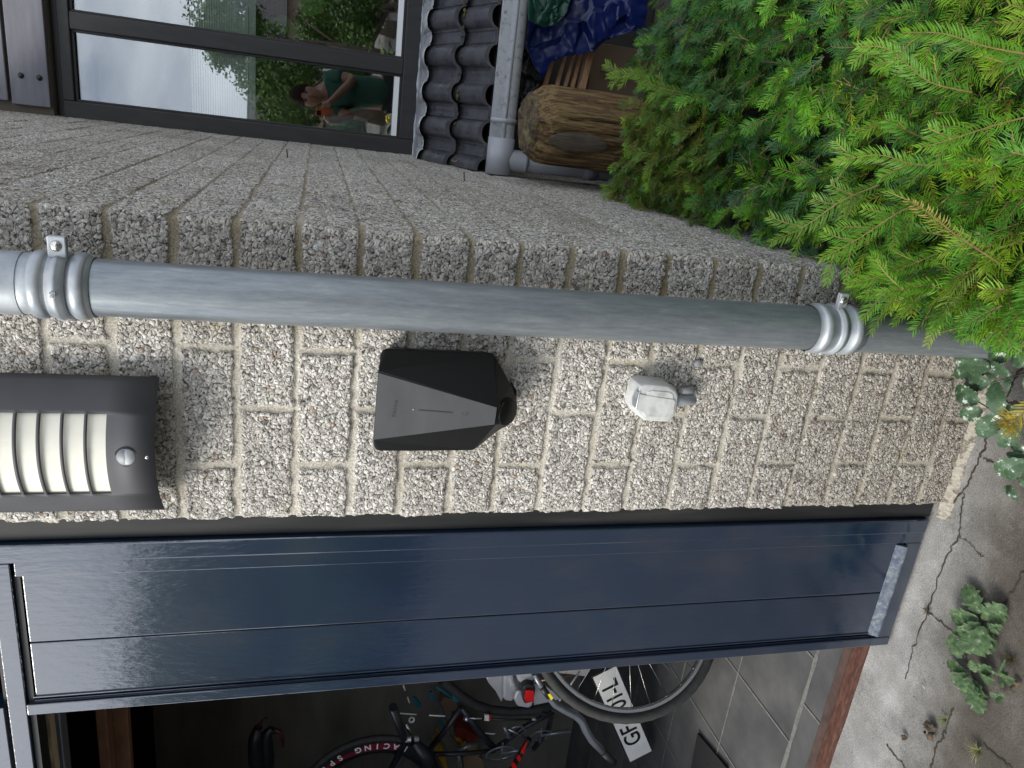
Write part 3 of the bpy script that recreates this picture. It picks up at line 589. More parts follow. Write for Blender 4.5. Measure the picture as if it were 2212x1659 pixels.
# the grey front face panel laid 0.8 mm proud of the crest face
nrm = np.cross(Bq - A, Cq - A); nrm /= np.linalg.norm(nrm); nrm = nrm if nrm[1] < 0 else -nrm
ce = (A + Bq + Cq + Dq) / 4; q_ = [ce + (p - ce) * .985 + nrm * .0002 for p in (A, Bq, Dq, Cq)]
mb = MB(); mb.prism(q_, nrm * .0010); front = mb.build('front_panel', M_CHGF, chg, bevel=.0004)
def onfront(px, py):
    d0 = ray(1400 / 1.8228 + px * .1819, 1300 / 1.8228 + py * .1819); p0 = A + nrm * .0013; t_ = ((p0 - CAM) @ nrm) / (d0 @ nrm); return CAM + d0 * t_
s0, s1 = onfront(752, 948), onfront(1152, 978); sd = (s1 - s0) / np.linalg.norm(s1 - s0); wd = np.cross(sd, nrm) * .0010
mb = MB(); mb.prism([s0 - wd, s1 - wd, s1 + wd, s0 + wd], nrm * .0005); mb.build('light_strip', M_INK, front)
lt = onfront(462, 930); right = onfront(445, 1010) - onfront(478, 845); right = -right
put_text('maker_lettering', 'easee', .0140, lt + nrm * .0001, right, -sd, M_CHGL, front, ext=.0002, space=1.12)
p = onfront(686, 943); mb = MB(); mb.lathe(p, tuple(nrm), [(0, .0016), (.0006, .0014), (.0006, .0001)], 12); mb.build('light_sensor', M_GREYD, front)
rr_ = right / np.linalg.norm(right)
mb = MB(); ic = onfront(1322, 993)
for (a0, a1, b0, b1) in ((-.003, .003, -.0022, -.0017), (-.003, .003, .0017, .0022), (-.003, -.0025, -.0022, .0022), (.0025, .003, -.0022, .0022)):
    mb.prism([ic + rr_ * a0 + sd * b0, ic + rr_ * a1 + sd * b0, ic + rr_ * a1 + sd * b1, ic + rr_ * a0 + sd * b1], nrm * .0003)
for rad in (.0022, .0042):
    arc = [ic - sd * .0042 + (rr_ * math.sin(t_) - sd * math.cos(t_)) * rad for t_ in np.linspace(-.8, .8, 7)]; mb.tube(arc, .00025, 5)
mb.build('card_symbol', M_CHGL, front)
# plug cover at the lower tip
ccx = c5(1800, 972, -.080); mb = MB(); axd = Vector((0, -.80, -.60))
mb.lathe(Vector(tuple(ccx)) - axd * .03, axd, [(0, .0275), (.027, .0280), (.0325, .0270), (.0345, .0245), (.0345, .0002)], 40); cap = mb.build('plug_cover', M_CHG, chg)
mb = MB(); a0 = c5(1835, 630, -.03); a1 = c5(1895, 800, -.035); mb.tube([a0, (a0 + a1) / 2 + np.array([0, -.004, -.004]), a1], .0035, 8); mb.build('cover_strap', M_CHG, cap)

# ------------------------------------------------------------------ outdoor socket
def c6(px, py, Y): return at(2450 / 1.8228 + px * .10580, 1380 / 1.8228 + py * .10580, Y)
so_ = thing('wall_socket', tuple(c6(640, 1000, 0) * np.array([1, 0, 1])), 'dusty grey surface mounted outdoor socket with a hinged flap below the charger', 'socket')
pts_f = [(290, 640), (400, 600), (880, 640), (1060, 760), (1110, 860), (1095, 1020), (1075, 1130), (1040, 1270), (960, 1390), (860, 1430), (420, 1400), (260, 1290), (190, 1180), (165, 1120), (205, 900), (240, 720)]
ff = [c6(x, y, -.030) for x, y in pts_f]; mb = MB(); c0 = np.mean(ff, 0)
rings = []
for (sc, Y) in ((1.0, .0), (1.0, -.030), (.97, -.040), (.90, -.0455), (.82, -.047)):
    rings.append([mb.bm.verts.new((float(c0[0] + (p[0] - c0[0]) * sc), Y, float(c0[2] + (p[2] - c0[2]) * sc))) for p in ff])
for a, b in zip(rings, rings[1:]):
    for i in range(len(a)): mb.bm.faces.new([a[i], a[(i + 1) % len(a)], b[(i + 1) % len(a)], b[i]])
mb.bm.faces.new(rings[-1]); mb.build('socket_box', M_GREYP, so_, smooth=True, bevel=.0008)
fl_px = [(355, 885), (500, 915), (1060, 1000), (1090, 1040), (1060, 1240), (1040, 1270), (960, 1290), (900, 1375), (480, 1360), (415, 1270), (290, 1210), (300, 1120)]
mb = MB(); mb.prism([c6(x, y, -.0495) for x, y in fl_px], (0, .004, 0)); fp = mb.build('socket_flap', M_GREYP, so_, bevel=.0015)
fl2 = [(495, 915), (540, 840), (610, 820), (980, 855), (1040, 900), (1050, 990)]
mb = MB(); mb.prism([c6(x, y, -.0485) for x, y in fl2], (0, .003, 0)); mb.build('lid_rim', M_GREYP, so_, bevel=.001)
mb = MB(); mb.prism([c6(x, y, -.0478) for x, y in [(285, 795), (340, 850), (262, 1180), (205, 1110), (210, 960)]], (0, .003, 0)); mb.build('hinge_recess', M_GREYD, so_, bevel=.0008)
mb = MB(); mb.tube([c6(x, y, -.05) for x, y in [(352, 850), (270, 1250)]], .0012, 6); mb.build('hinge', M_WHITEP, so_)
mb = MB(); k0 = c6(1000, 1040, -.028); k1 = c6(1420, 1010, -.020)
mb.tube([k0, k0 * .5 + k1 * .5, k1, k1 + np.array([.0, .03, -.004])], [.0105, .0108, .0112, .011], 16); mb.build('cable_gland', M_GREYD, so_)
mb = MB(); k2 = c6(1380, 830, -.012); mb.tube([c6(1200, 830, -.02), k2, k2 + np.array([0, .02, -.008])], [.006, .0105, .009], 12); mb.build('rubber_sleeve', M_GREYD, so_)

# ------------------------------------------------------------------ door jamb and blue leaf
DY = .02
jl = at(0, 1180, DY)[0]
mb = MB(); mb.box(jl + .002, LEFT + .035, .034, .12, .0, 2.6); mb.box(jl - .05, jl + .004, .060, .12, 0, 2.6)
jamb = thing('door_jamb', (jl, .05, 0), 'black painted wooden jamb standing between the brick wall and the blue door leaf', 'door jamb')
mb.build('jamb_post', M_BLACKW, jamb, bevel=.003)
# leaf coordinates
X0 = at(1000, 1147, DY)[0]; X0 = -.820; X1 = -.860; X1b = -.890; Xg = at(1100, 1325, DY + .012)[0]; X2 = at(600, 1468, DY + .02)[0]; X3 = -1.1885; X4 = -1.2145
door = thing('garage_door', ((X0 + X4) / 2, DY, 0), 'narrow navy blue gloss painted garage door leaf of two upright boards', 'door')
BZ, TZ = .012, 2.112
mb = MB(); mb.box(X1, X0, DY, DY + .045, BZ, 2.6); mb.build('stile', M_BLUE, door, bevel=.004, segs=3)
mb = MB(); mb.box(X4, X3, DY, DY + .045, BZ, TZ); mb.build('stile', M_BLUE, door, bevel=.002)
mb = MB(); mb.box(X1b, X1 + .001, DY + .0035, DY + .04, BZ, TZ - .006); mb.build('inner_moulding', M_BLUE, door, bevel=.0015)
rec = .022
mb = MB(); mb.box(Xg + .0015, X1b + .002, DY + .0075, DY + .035, BZ + .05, TZ - .016); mb.build('door_board', M_BLUE, door, bevel=.002)
mb = MB(); mb.box(X3 + .012, Xg - .0015, DY + .0075, DY + .035, BZ + .05, TZ - .016); mb.build('door_board', M_BLUE, door, bevel=.002)
mb = MB(); mb.box(Xg - .0016, Xg + .0016, DY + .012, DY + .03, BZ + .06, TZ - .02); mb.build('board_groove', M_GROOVE, door)
mb = MB()
for k, (xa, xb, dd) in enumerate(((X3 + .012, X3 + .0155, .0045), (X3 + .0035, X3 + .010, .024), (X3, X3 + .0035, .009))): mb.box(xa, xb, DY + dd, DY + .034, BZ + .05, TZ - .012)
mb.build('edge_moulding', M_BLUE, door, bevel=.0008)
mb = MB(); mb.box(X3, X1b + .001, DY + .001, DY + .045, BZ, .060); mb.build('bottom_rail', M_BLUE, door, bevel=.003)
mb = MB(); mb.prism([(X3 + .010, DY + .0074, .088), (X3 + .010, DY - .008, .066), (X3 + .010, DY - .008, .061), (X3 + .010, DY + .0074, .061)], (-(X3 + .010) + X1b - .006, 0, 0)); mb.build('drip_ledge', M_WORN, door, bevel=.001)
# head rail above the leaf and the doorway
frame = thing('door_head_frame', (-1.5, .03, 2.1), 'blue painted head rail running across the top of the garage doorway', 'door frame')
zr0 = at(66, 1659, DY)[2]; zr1 = at(31, 1659, DY)[2]
mb = MB(); mb.box(-3.2, X1 - .0006, DY + .001, DY + .045, TZ, TZ + .033); mb.build('head_rail', M_BLUE, frame, bevel=.002)
mb = MB(); mb.box(-3.2, X4 + .02, DY + .004, DY + .05, TZ + .041, TZ + .20); mb.build('upper_rail', M_BLUE, frame, bevel=.002)
mb = MB(); mb.box(-3.2, X1 - .001, DY + .018, DY + .055, TZ + .030, TZ + .045); mb.build('rail_groove', M_INK, frame)
mb = MB(); mb.box(-3.2, X1b, DY + .010, DY + .052, TZ - .012, TZ - .0008); mb.build('rail_rebate', M_INK, frame)  # shade of the rebate under the rail, put in as a black strip
# ceiling members just inside the doorway, one behind another
def beam(name, px0, px1, Y, depth, m, label, cat='beam', xr=-1.0):
    z1 = at(px0, 1620, Y)[2]; z0 = at(px1, 1620, Y)[2]
    mb = MB(); mb.box(-4.2, xr, Y, Y + depth, z0, z1); return tag(mb.build(name, m, None, bevel=.003), label, cat)
beam('door_track_cover', 62, 94, .075, .02, M_BLKP, 'black lining board directly behind the blue head rail', 'lining board')
beam('ceiling_batten', 94, 111, .11, .04, M_WOODP, 'raw pale wooden batten with flaking edge under the garage ceiling', 'batten')
beam('ceiling_rail', 114, 137, .16, .04, M_STEEL, 'flat grey steel rail under the garage ceiling', 'rail')
beam('ceiling_beam', 212, 236, .40, .05, M_WOODB, 'narrow brown timber beam across the dark garage ceiling')
beam('ceiling_board', 238, 281, .46, .03, M_WOODB, 'reddish brown board with flaking paint below the timber beam', 'board')
# garage shell
gar = thing('garage_interior', (-3, 2, 0), 'dark interior of the garage with grey block back wall', 'garage')
mb = MB(); mb.box(-6, XC - .14, 3.0, 3.1, 0, 3.1); mb.build('back_wall', M_GARW, gar)
mb = MB(); mb.box(-6.1, -6, 0, 3.1, 0, 3.1); mb.build('left_wall', M_GARW, gar)
mb = MB(); mb.box(-6, XC - .14, .13, 3.1, 2.9, 3.05); mb.build('ceiling', M_DARK, gar)
mb = MB(); mb.box(-6, -3.0, .0, .14, 0, 3.1); mb.build('front_wall', M_WALL, gar)
mb = MB(); mb.box(-3.1, LEFT, .07, .13, TZ + .2, 3.1); mb.build('lintel_panel', M_BLACKW, gar)

# ------------------------------------------------------------------ house window beyond the wall
YW = 2.4
def zy(px, py, Y=YW): return at(px, py, Y)
xl0, xl1 = zy(500, 294)[0], zy(500, 258)[0]; xm0, xm1 = zy(500, 110)[0], zy(500, 74)[0]
zt0, zt1 = zy(156, 150)[2], zy(130, 150)[2]; zb0, zb1 = zy(906, 200)[2], zy(868, 200)[2]; XR = 1.75
win = thing('house_window', (.7, YW, zb0), 'charcoal framed house window reflecting the cloudy sky and the man with the phone', 'window')
mb = MB(); mb.box(xl0 - .01, xl1, YW, YW + .09, zb0, zt1); mb.build('frame_stile', M_FRAME, win, bevel=.004)
mb = MB(); mb.box(xm0, xm1, YW + .004, YW + .08, zb1, zt0); mb.build('mullion', M_FRAME, win, bevel=.004)
mb = MB(); mb.box(XR, XR + .06, YW, YW + .09, zb0, zt1); mb.build('frame_stile', M_FRAME, win, bevel=.004)
mb = MB(); mb.box(xl1 + .0005, XR, YW + .001, YW + .09, zb0, zb1); mb.build('frame_rail', M_FRAME, win, bevel=.004)
mb = MB(); mb.box(xl1 + .0005, XR, YW + .001, YW + .09, zt0, zt1); mb.build('frame_rail', M_FRAME, win, bevel=.004)
mb = MB(); mb.box(xl0 - .01, XR, YW + .030, YW + .12, zt1, zy(104, 150)[2]); mb.build('head_board', M_BLKP, win, bevel=.004)
M_GLASS = bpy.data.materials.new('coated_glass'); M_GLASS.use_nodes = True; t = M_GLASS.node_tree; t.nodes.clear()
o_ = t.nodes.new('ShaderNodeOutputMaterial'); g1 = t.nodes.new('ShaderNodeBsdfGlossy'); g1.inputs['Roughness'].default_value = .004; g1.inputs['Color'].default_value = (.93, .96, 1, 1)
tr = t.nodes.new('ShaderNodeBsdfTransparent'); tr.inputs['Color'].default_value = (.93, .96, .94, 1); mxs = t.nodes.new('ShaderNodeMixShader'); fr = t.nodes.new('ShaderNodeFresnel'); fr.inputs[0].default_value = 2.35
gn = t.nodes.new('ShaderNodeTexNoise'); gn.inputs['Scale'].default_value = 2.2; gn.inputs['Detail'].default_value = 1; gc = t.nodes.new('ShaderNodeTexCoord'); gb = t.nodes.new('ShaderNodeBump'); gb.inputs['Strength'].default_value = .035; gb.inputs['Distance'].default_value = .02
t.links.new(gc.outputs['Object'], gn.inputs['Vector']); t.links.new(gn.outputs['Fac'], gb.inputs['Height']); t.links.new(gb.outputs[0], g1.inputs['Normal'])
t.links.new(fr.outputs[0], mxs.inputs[0]); t.links.new(tr.outputs[0], mxs.inputs[1]); t.links.new(g1.outputs[0], mxs.inputs[2]); t.links.new(mxs.outputs[0], o_.inputs[0])
zbead = zy(858, 200, YW + .05)[2]
for (a, b) in ((xl1, xm0), (xm1, XR)):
    mb = MB(); mb.box(a - .004, b + .004, YW + .035, YW + .041, zb1 - .004, zt0 + .004); mb.build('pane', M_GLASS, win)
    mb = MB(); mb.box(a + .011, b - .011, YW + .016, YW + .034, zb1 + .0125, zb1 + .036); mb.build('spacer_bead', M_WHITEP, win)
    mb = MB(); mb.box(a, a + .010, YW + .018, YW + .032, zb1, zt0); mb.box(b - .010, b, YW + .018, YW + .032, zb1, zt0); mb.box(a + .01, b - .01, YW + .018, YW + .032, zt0 - .012, zt0); mb.box(a + .01, b - .01, YW + .018, YW + .032, zb1, zb1 + .012)
    mb.build('glazing_bead', M_FRAME, win, bevel=.002)
# striped film inside
M_FILM = mat('white_film', (.88, .92, .89), .6)
fz0, fz1 = zy(552, 200, YW + .07)[2], zy(413, 200, YW + .07)[2]
film = thing('privacy_film', (.5, YW + .07, fz0), 'white horizontally striped privacy strip fixed across the middle of the house window', 'window film')
mb = MB(); nst = 24
for k in range(nst):
    z0 = fz0 + .03 + (fz1 - fz0 - .03) * k / nst; hh_ = (fz1 - fz0) / nst * (.72 + .16 * (1 - k / nst)); mb.box(xl1, XR, YW + .068, YW + .069, z0, z0 + hh_)
mb.box(xl1, XR, YW + .068, YW + .069, fz0, fz0 + .028); mb.build('stripes', M_FILM, film)
# grey cladding boards above
zq0, zq1 = zy(100, 120, 2.35)[2], zy(16, 120, 2.35)[2]
clad = thing('cladding_board', (.5, 2.36, zq0), 'grey painted cladding board with two dark screw heads above the window', 'cladding board', 'cladding boards above the window')
xq = zy(100, 232, 2.35)[0]
mb = MB(); mb.box(xq, 2.0, 2.35, 2.37, zq0, zq1); mb.build('board', M_BOARD, clad, bevel=.003)
for (px, py) in ((45, 163), (85, 168)):
    p = at(px, py, 2.349); mb = MB(); mb.lathe(p, (0, -1, 0), [(0, .012), (.004, .009), (.006, .0005)], 14); mb.build('screw_head', M_INK, clad)
c2_ = thing('cladding_board', (.5, 2.35, zq1 + .03), 'topmost grey cladding board over the window, cut by the picture edge', 'cladding board', 'cladding boards above the window')
mb = MB(); mb.box(xq + .01, 2.0, 2.35, 2.37, zy(8, 120, 2.35)[2], 3.3); mb.build('board', M_BOARD, c2_, bevel=.003)
hw = thing('house_wall', (.8, 2.5, 0), 'dark boarded house wall holding the window', 'house wall')
mb = MB(); mb.box(xl0 - .1, 2.2, 2.375, 2.5, zt1 + .03, 3.4); mb.build('upper_wall', mat('brown_backing', (.10, .085, .065), .8), hw)
mb = MB(); mb.box(xl0 - .3, 3.2, 2.40, 2.52, 0, zb0 - .01); mb.build('lower_wall', M_DARK, hw)
mb = MB(); mb.box(XR + .06, 3.2, 2.40, 2.5, 0, 3.4); mb.build('right_wall', M_DARK, hw)
mb = MB(); mb.box(-.6, 3.2, 5.5, 5.6, 0, 3.4); mb.box(-.62, -.52, 2.55, 5.5, 0, 3.4); mb.box(3.2, 3.3, 2.4, 5.6, 0, 3.4); mb.box(-.6, 3.2, 2.52, 5.5, .3, .4); mb.box(-.6, 3.2, 2.52, 5.6, 3.4, 3.5); mb.build('room_shell', M_DARK, hw)
# things on the sill inside
M_LEAF = mat('house_plant_leaf', (.06, .20, .025), .45, 0, [(.7, (.09, .26, .035))], 15)
def leaf_pts(c, d, n_, L_, W_l, k=7, bend=.15):
    c = np.array(c, float); d = np.array(d, float); d /= np.linalg.norm(d); n_ = np.array(n_, float); s_ = np.cross(d, n_); s_ /= np.linalg.norm(s_); n_ = np.cross(s_, d)
    up_, dn = [], []
    for i in range(k + 1):
        t_ = i / k; w_ = W_l * math.sin(math.pi * min(1, t_ ** .8)) * .5; q = c + d * L_ * t_ - n_ * bend * L_ * t_ * t_
        up_.append(q + s_ * w_ + n_ * w_ * .25); dn.append(q - s_ * w_ + n_ * w_ * .25)
    mid = [c + d * L_ * i / k - n_ * bend * L_ * (i / k) ** 2 for i in range(k + 1)]
    return up_, mid, dn
def add_leaf(mb, *a, **k):
    u_, m_, d_ = leaf_pts(*a, **k)
    for i in range(len(m_) - 1):
        mb.poly([m_[i], m_[i + 1], u_[i + 1], u_[i]] if i else [m_[0], m_[1], u_[1]]); mb.poly([m_[i], d_[i], d_[i + 1], m_[i + 1]] if i else [m_[0], d_[1], m_[1]])
pl = thing('house_plant', tuple(at(600, 20, 2.75)), 'green leafy pot plant standing behind the window glass', 'house plant')
mb = MB()
for (px, py, l_, dx_, dz_) in ((640, 18, .16, .3, -1), (590, 40, .13, -.4, -1), (570, 15, .14, .5, .4), (600, -10, .15, 1, -.2), (560, 60, .10, -.6, -.2), (660, -20, .15, .4, -.9), (620, 60, .08, -.6, -.6), (575, -20, .2, .2, .8), (640, -40, .2, .9, .3)):
    add_leaf(mb, at(px, py, 2.72 + random.uniform(-.06, .06)), (dx_, -.25, dz_), (.1, -1, .3), l_, l_ * .62)
mb.build('leaves', M_LEAF, pl, smooth=True)
mb = MB(); pb = at(800, -60, 2.8); mb.lathe((pb[0], pb[1], zb0 + .02), (0, 0, 1), [(0, .06), (.12, .085), (.13, .09), (.13, .075)], 24); mb.tube([(pb[0], pb[1], zb0 + .1), at(650, -20, 2.78), at(580, 20, 2.75)], .006, 6); mb.build('pot', M_CARD, pl)
vs = at(748, 272, 2.62); mb = MB(); mb.lathe((vs[0], vs[1], vs[2] - .10), (0, 0, 1), [(0, .001), (0, .045), (.06, .055), (.13, .05), (.19, .032), (.2, .03), (.19, .026)], 24)
tag(mb.build('glass_vase', mat('pale_blue_glass', (.42, .50, .58), .2, 0, spec=.7)), 'pale blue vase behind the lower corner of the window glass', 'vase')
gp0 = at(555, 285, 2.66); gp1 = at(683, 222, 2.66); mb = MB(); mb.box(gp0[0], gp1[0], 2.66, 2.666, gp1[2], gp0[2])
tag(mb.build('olive_panel', mat('olive_screen', (.085, .105, .06), .6)), 'flat olive screen panel leaning inside the window beside the frame', 'screen')
mb = MB(); mb.box(-.3, 3.0, 2.53, 2.95, zb0 - .02, zb0 + .015); mb.build('inner_sill', M_WHITE, win)

# ------------------------------------------------------------------ little tiled pent roof
roof = thing('pent_roof', (.6, 2.0, .95), 'small dark glazed tile pent roof below the house window', 'roof')
def sec(px, py): p = side(px, py); return p[1], p[2]
rolls = [at(1020, y, 1.9)[0] for y in (283, 200, 117, 38)]; pitch = (rolls[-1] - rolls[0]) / 3
XL = side(1000, 365)[0] + .004
yT, zT = 2.16, 1.095; yM, zM = 1.93, 1.005; yF, zF = 1.735, .925
def roll_h(x, hgt=.034, rw=.042):
    ph = ((x - rolls[0] + pitch / 2) % pitch) - pitch / 2
    hcap = np.where(np.abs(ph) < rw, hgt * np.sqrt(np.clip(1 - (ph / rw) ** 2, 0, 1)) , 0)
    lip = .006 * np.exp(-((np.abs(ph) - rw - .006) / .004) ** 2)
    return hcap + lip
def tilerow(name, y0, z0, y1, z1, dz, seed):
    xs_ = np.linspace(XL, 1.6, 420); ss = np.linspace(0, 1, 12); Xg_, Sg = np.meshgrid(xs_, ss)
    tid = np.floor((Xg_ - rolls[0] + pitch / 2) / pitch); jz = (hashn(tid, seed) - .5) * .006; jy = (hashn(tid, seed + 3) - .5) * .012
    Yg = y0 + (y1 - y0) * Sg + jy * Sg; Zg = z0 + (z1 - z0) * Sg + dz * Sg + roll_h(Xg_) * (1 + .0 * Sg) + jz + .0015 * fbm(Xg_, Sg, 8, 3, seed)
    top = np.stack([Xg_, Yg, Zg], -1); n0, n1 = Xg_.shape
    lip1 = top[-1].copy(); lip1[:, 2] -= .016; lip2 = lip1.copy(); lip2[:, 1] += .05; lip2[:, 2] += .0
    A_ = np.concatenate([top, lip1[None], lip2[None]], 0); n0 += 2; V_ = A_.reshape(-1, 3)
    I_ = np.arange(n0 * n1).reshape(n0, n1); F_ = np.stack([I_[:-1, 1:], I_[:-1, :-1], I_[1:, :-1], I_[1:, 1:]], -1).reshape(-1, 4)
    o = link(name, npmesh(name, V_, F_, True), roof, [M_TILE]); e = o.modifiers.new('es', 'EDGE_SPLIT'); e.split_angle = math.radians(50)
tilerow('tile_row', yT + .05, zT + .012, yM - .0, zM + .008, .010, 1)
tilerow('tile_row', yM + .04, zM - .008, yF, zF - .012, .010, 2)
# lead flashing dressed over the tiles
xs_ = np.linspace(XL - .01, 1.6, 360); ss = np.linspace(0, 1, 26); Xg_, Sg = np.meshgrid(xs_, ss)
wave = roll_h(Xg_ + .004, .028, .046); edge_w = .018 * (roll_h(Xg_, 1, .05)) + .006 * fbm(Xg_, Xg_ * 0, 12, 3, 4)
Yg = YW - .002 + (yT - .015 - YW - edge_w * .9) * np.clip((Sg - .2) / .8, 0, 1); Zg = np.where(Sg < .2, zb0 + .008 - Sg * .02, zb0 + .004 + (zT + .016 - zb0 - .004) * np.clip((Sg - .2) / .8, 0, 1)) + wave * np.clip((Sg - .25) / .6, 0, 1) + .010 * (fbm(Xg_, Sg, 16, 4, 7) - .5) + .006
V_ = np.stack([Xg_, Yg, Zg], -1).reshape(-1, 3); I_ = np.arange(Xg_.size).reshape(Xg_.shape); F_ = np.stack([I_[:-1, 1:], I_[:-1, :-1], I_[1:, :-1], I_[1:, 1:]], -1).reshape(-1, 4)
o = link('lead_flashing', npmesh('lead_flashing', V_, F_, True), roof, [M_LEAD]); s_ = o.modifiers.new('thick', 'SOLIDIFY'); s_.thickness = .003
mb = MB(); mb.box(XL, 1.6, yF + .06, 2.4, .80, .90); mb.build('soffit', M_DARK, roof)
mb = MB()
for k in range(14): # dried debris and moss in the tile gaps
    x = random.choice(rolls) + random.uniform(-.055, .055); y = random.choice((yM - .005, yM - .01, yF + .03, yM + .01)); mb.ico((x, y, (zM if y > 1.85 else zF) + .012), random.uniform(.005, .011), 1, (1.3, 1, .6), .003)
mb.build('moss_clump', mat('moss', (.035, .03, .012), .95, 0, [(.6, (.09, .085, .02))], 60, bump=1, bscale=200), roof)
mb = MB(); p = [at(975 + 3 * k, 352 - (k - 3) ** 2 * .8 - k, 1.86) for k in range(6)]; mb.tube([tuple(q) for q in p], [.002, .0035, .004, .0035, .003, .001], 6); mb.build('dry_leaf', mat('dry_leaf_brown', (.22, .13, .09), .8), roof)
# gutter
gy, gz = 1.665, .870; gr_ = .048
gut = thing('roof_gutter', (.6, gy, gz), 'pale grey lichen speckled half round gutter along the tiled pent roof', 'gutter')
mb = MB(); XG = side(1060, 375)[0] + .004
for (ra, rb) in ((gr_, gr_ - .0025),):
    K = 18; xa, xb = XG, 1.6; xsn = np.linspace(xa, xb, 40)
    for i in range(len(xsn) - 1):
        for k in range(K):
            a0 = math.pi * (k / K); a1 = math.pi * ((k + 1) / K)
            for r_, in ((ra,), (rb,)):
                mb.poly([(xsn[i], gy - r_ * math.cos(a0), gz - r_ * math.sin(a0)), (xsn[i + 1], gy - r_ * math.cos(a0), gz - r_ * math.sin(a0)), (xsn[i + 1], gy - r_ * math.cos(a1), gz - r_ * math.sin(a1)), (xsn[i], gy - r_ * math.cos(a1), gz - r_ * math.sin(a1))])
bmesh.ops.remove_doubles(mb.bm, verts=mb.bm.verts, dist=1e-5)
mb.build('channel', M_GUTTER, gut, smooth=True)
mb = MB(); mb.tube([(XG + .14, gy - gr_, gz + .002), (1.6, gy - gr_, gz + .002)], .0045, 10); mb.build('front_bead', M_PVC, gut)
mb = MB(); mb.lathe((XG, gy, gz), (1, 0, 0), [(0, .001), (0, gr_ + .005), (.14, gr_ + .005), (.14, gr_ + .001)], 36); mb.build('outlet_piece', M_PVC, gut)
mb = MB(); xb_ = at(1080, 265, 1.64)[0]; mb.lathe((xb_, gy, gz), (1, 0, 0), [(0, gr_ + .001), (0, gr_ + .0045), (.018, gr_ + .0045), (.018, gr_ + .001)], 36); mb.build('gutter_clip', M_PVC, gut)
mb = MB(); mb.box(XG, 1.6, gy + .0455, gy + .065, gz - .06, gz + .038); mb.build('fascia_board', M_GUTTER, gut)
dx = at(1200, 355, gy)[0]; sp = thing('pvc_downpipe', (dx, gy, 0), 'light grey plastic downpipe under the gutter running down behind the log', 'downpipe')
dx = at(1130, 350, gy)[0]
mb = MB(); mb.tube([(dx, gy, gz - .03), (dx, gy, .02)], .039, 28); mb.build('pipe_length', M_PVC, sp)
mb = MB(); mb.lathe((dx, gy, gz - .04), (0, 0, -1), [(-.02, .043), (.055, .043), (.058, .046), (.066, .046), (.070, .0425), (.070, .0395)], 32); mb.build('socket_collar', M_PVC, sp)
zc_ = at(1270, 385, gy)[2]; mb = MB(); mb.lathe((dx, gy, zc_), (0, 0, 1), [(-.03, .0395), (-.03, .0435), (.03, .0435), (.03, .0395)], 32); mb.build('pipe_collar', M_PVC, sp)

# ------------------------------------------------------------------ store below the roof
def cz(x, y): return 1069.8 + x * .238, y * .238
def lerp(a, b, t_): return np.array(a) * (1 - t_) + np.array(b) * t_
log_ax = at(1250, 279, 1.46)
logo = thing('log_post', (log_ax[0] + .02, 1.46, 0), 'thick weathered brown log standing upright with a mossy rotten top and long cracks', 'log')
zt_ = at(1145, 279, 1.46)[2]; lr = (at(1250, 192, 1.38)[0] - at(1250, 366, 1.38)[0]) / 2; lxc = (at(1250, 192, 1.38)[0] + at(1250, 366, 1.38)[0]) / 2
na, nz = 150, 120; aa = np.linspace(0, 2 * math.pi, na, endpoint=False); zz_ = np.linspace(0, zt_, nz); AA, ZZ = np.meshgrid(aa, zz_)
rad = lr * (1 + .030 * np.cos(5 * AA + .6) + .020 * np.cos(3 * AA + 2) + .035 * (vnoise(AA * 2.2, ZZ * .8, 1, 3) - .5) + .05 * (vnoise(np.abs(AA - math.pi) * 16, ZZ * 3.0, 1, 5) - .5) + .025 * (vnoise(np.abs(AA - math.pi) * 40, ZZ * 6, 1, 8) - .5))
def crk(a0, w_, dpt, z0=0, z1=9): return -dpt * np.exp(-(((AA - a0 - .03 * np.sin(ZZ * 14)) / w_) ** 2)) * np.clip((z1 - ZZ) * 12, 0, 1) * np.clip((ZZ - z0) * 12, 0, 1)
rad = rad + crk(4.95, .018, .030, 0, zt_ - .06) + crk(4.3, .05, .016, .1, zt_ - .10) + crk(5.5, .015, .014) + crk(3.9, .014, .012) + crk(4.62, .012, .010)
tp = np.clip((ZZ - (zt_ - .09)) / .09, 0, 1); rad = rad * (1 - .20 * tp ** 2.5) + tp * .016 * (fbm(AA * 3, ZZ * 30, 1, 4, 6) - .5) * 2
Vx = lxc + rad * np.cos(AA) + .0 * ZZ; Vy = 1.46 + rad * np.sin(AA); top_j = .035 * (fbm(AA * 3, AA * 0, 1, 4, 2) - .5) * tp
V_ = np.stack([Vx, Vy, ZZ + top_j], -1).reshape(-1, 3); I_ = np.arange(na * nz).reshape(nz, na); I2 = np.roll(I_, -1, 1)
F_ = np.stack([I_[:-1], I2[:-1], I2[1:], I_[1:]], -1).reshape(-1, 4)
link('log_trunk', npmesh('log_trunk', V_, F_, True), logo, [M_LOG])
ring = V_[I_[-1]]; cc = ring.mean(0); Vt = [ring]; 
for k, s_ in enumerate((.93, .8, .62, .42, .22, .02)):
    q = cc + (ring - cc) * s_; q[:, 2] = ring[:, 2].mean() + .018 - .012 * k * .3 + .03 * (fbm(q[:, 0] * 22, q[:, 1] * 22, 1, 4, 3) - .5) + .03 * (1 - s_); Vt.append(q)
Vt = np.concatenate(Vt); I_ = np.arange(7 * na).reshape(7, na); I2 = np.roll(I_, -1, 1); F_ = np.stack([I_[:-1], I2[:-1], I2[1:], I_[1:]], -1).reshape(-1, 4)
link('rotten_top', npmesh('rotten_top', Vt, F_, False), logo, [M_LOGEND])
kc = at(1240, 308, 1.46 - lr); mb = MB()
g = bmesh.ops.create_icosphere(mb.bm, subdivisions=4, radius=1)
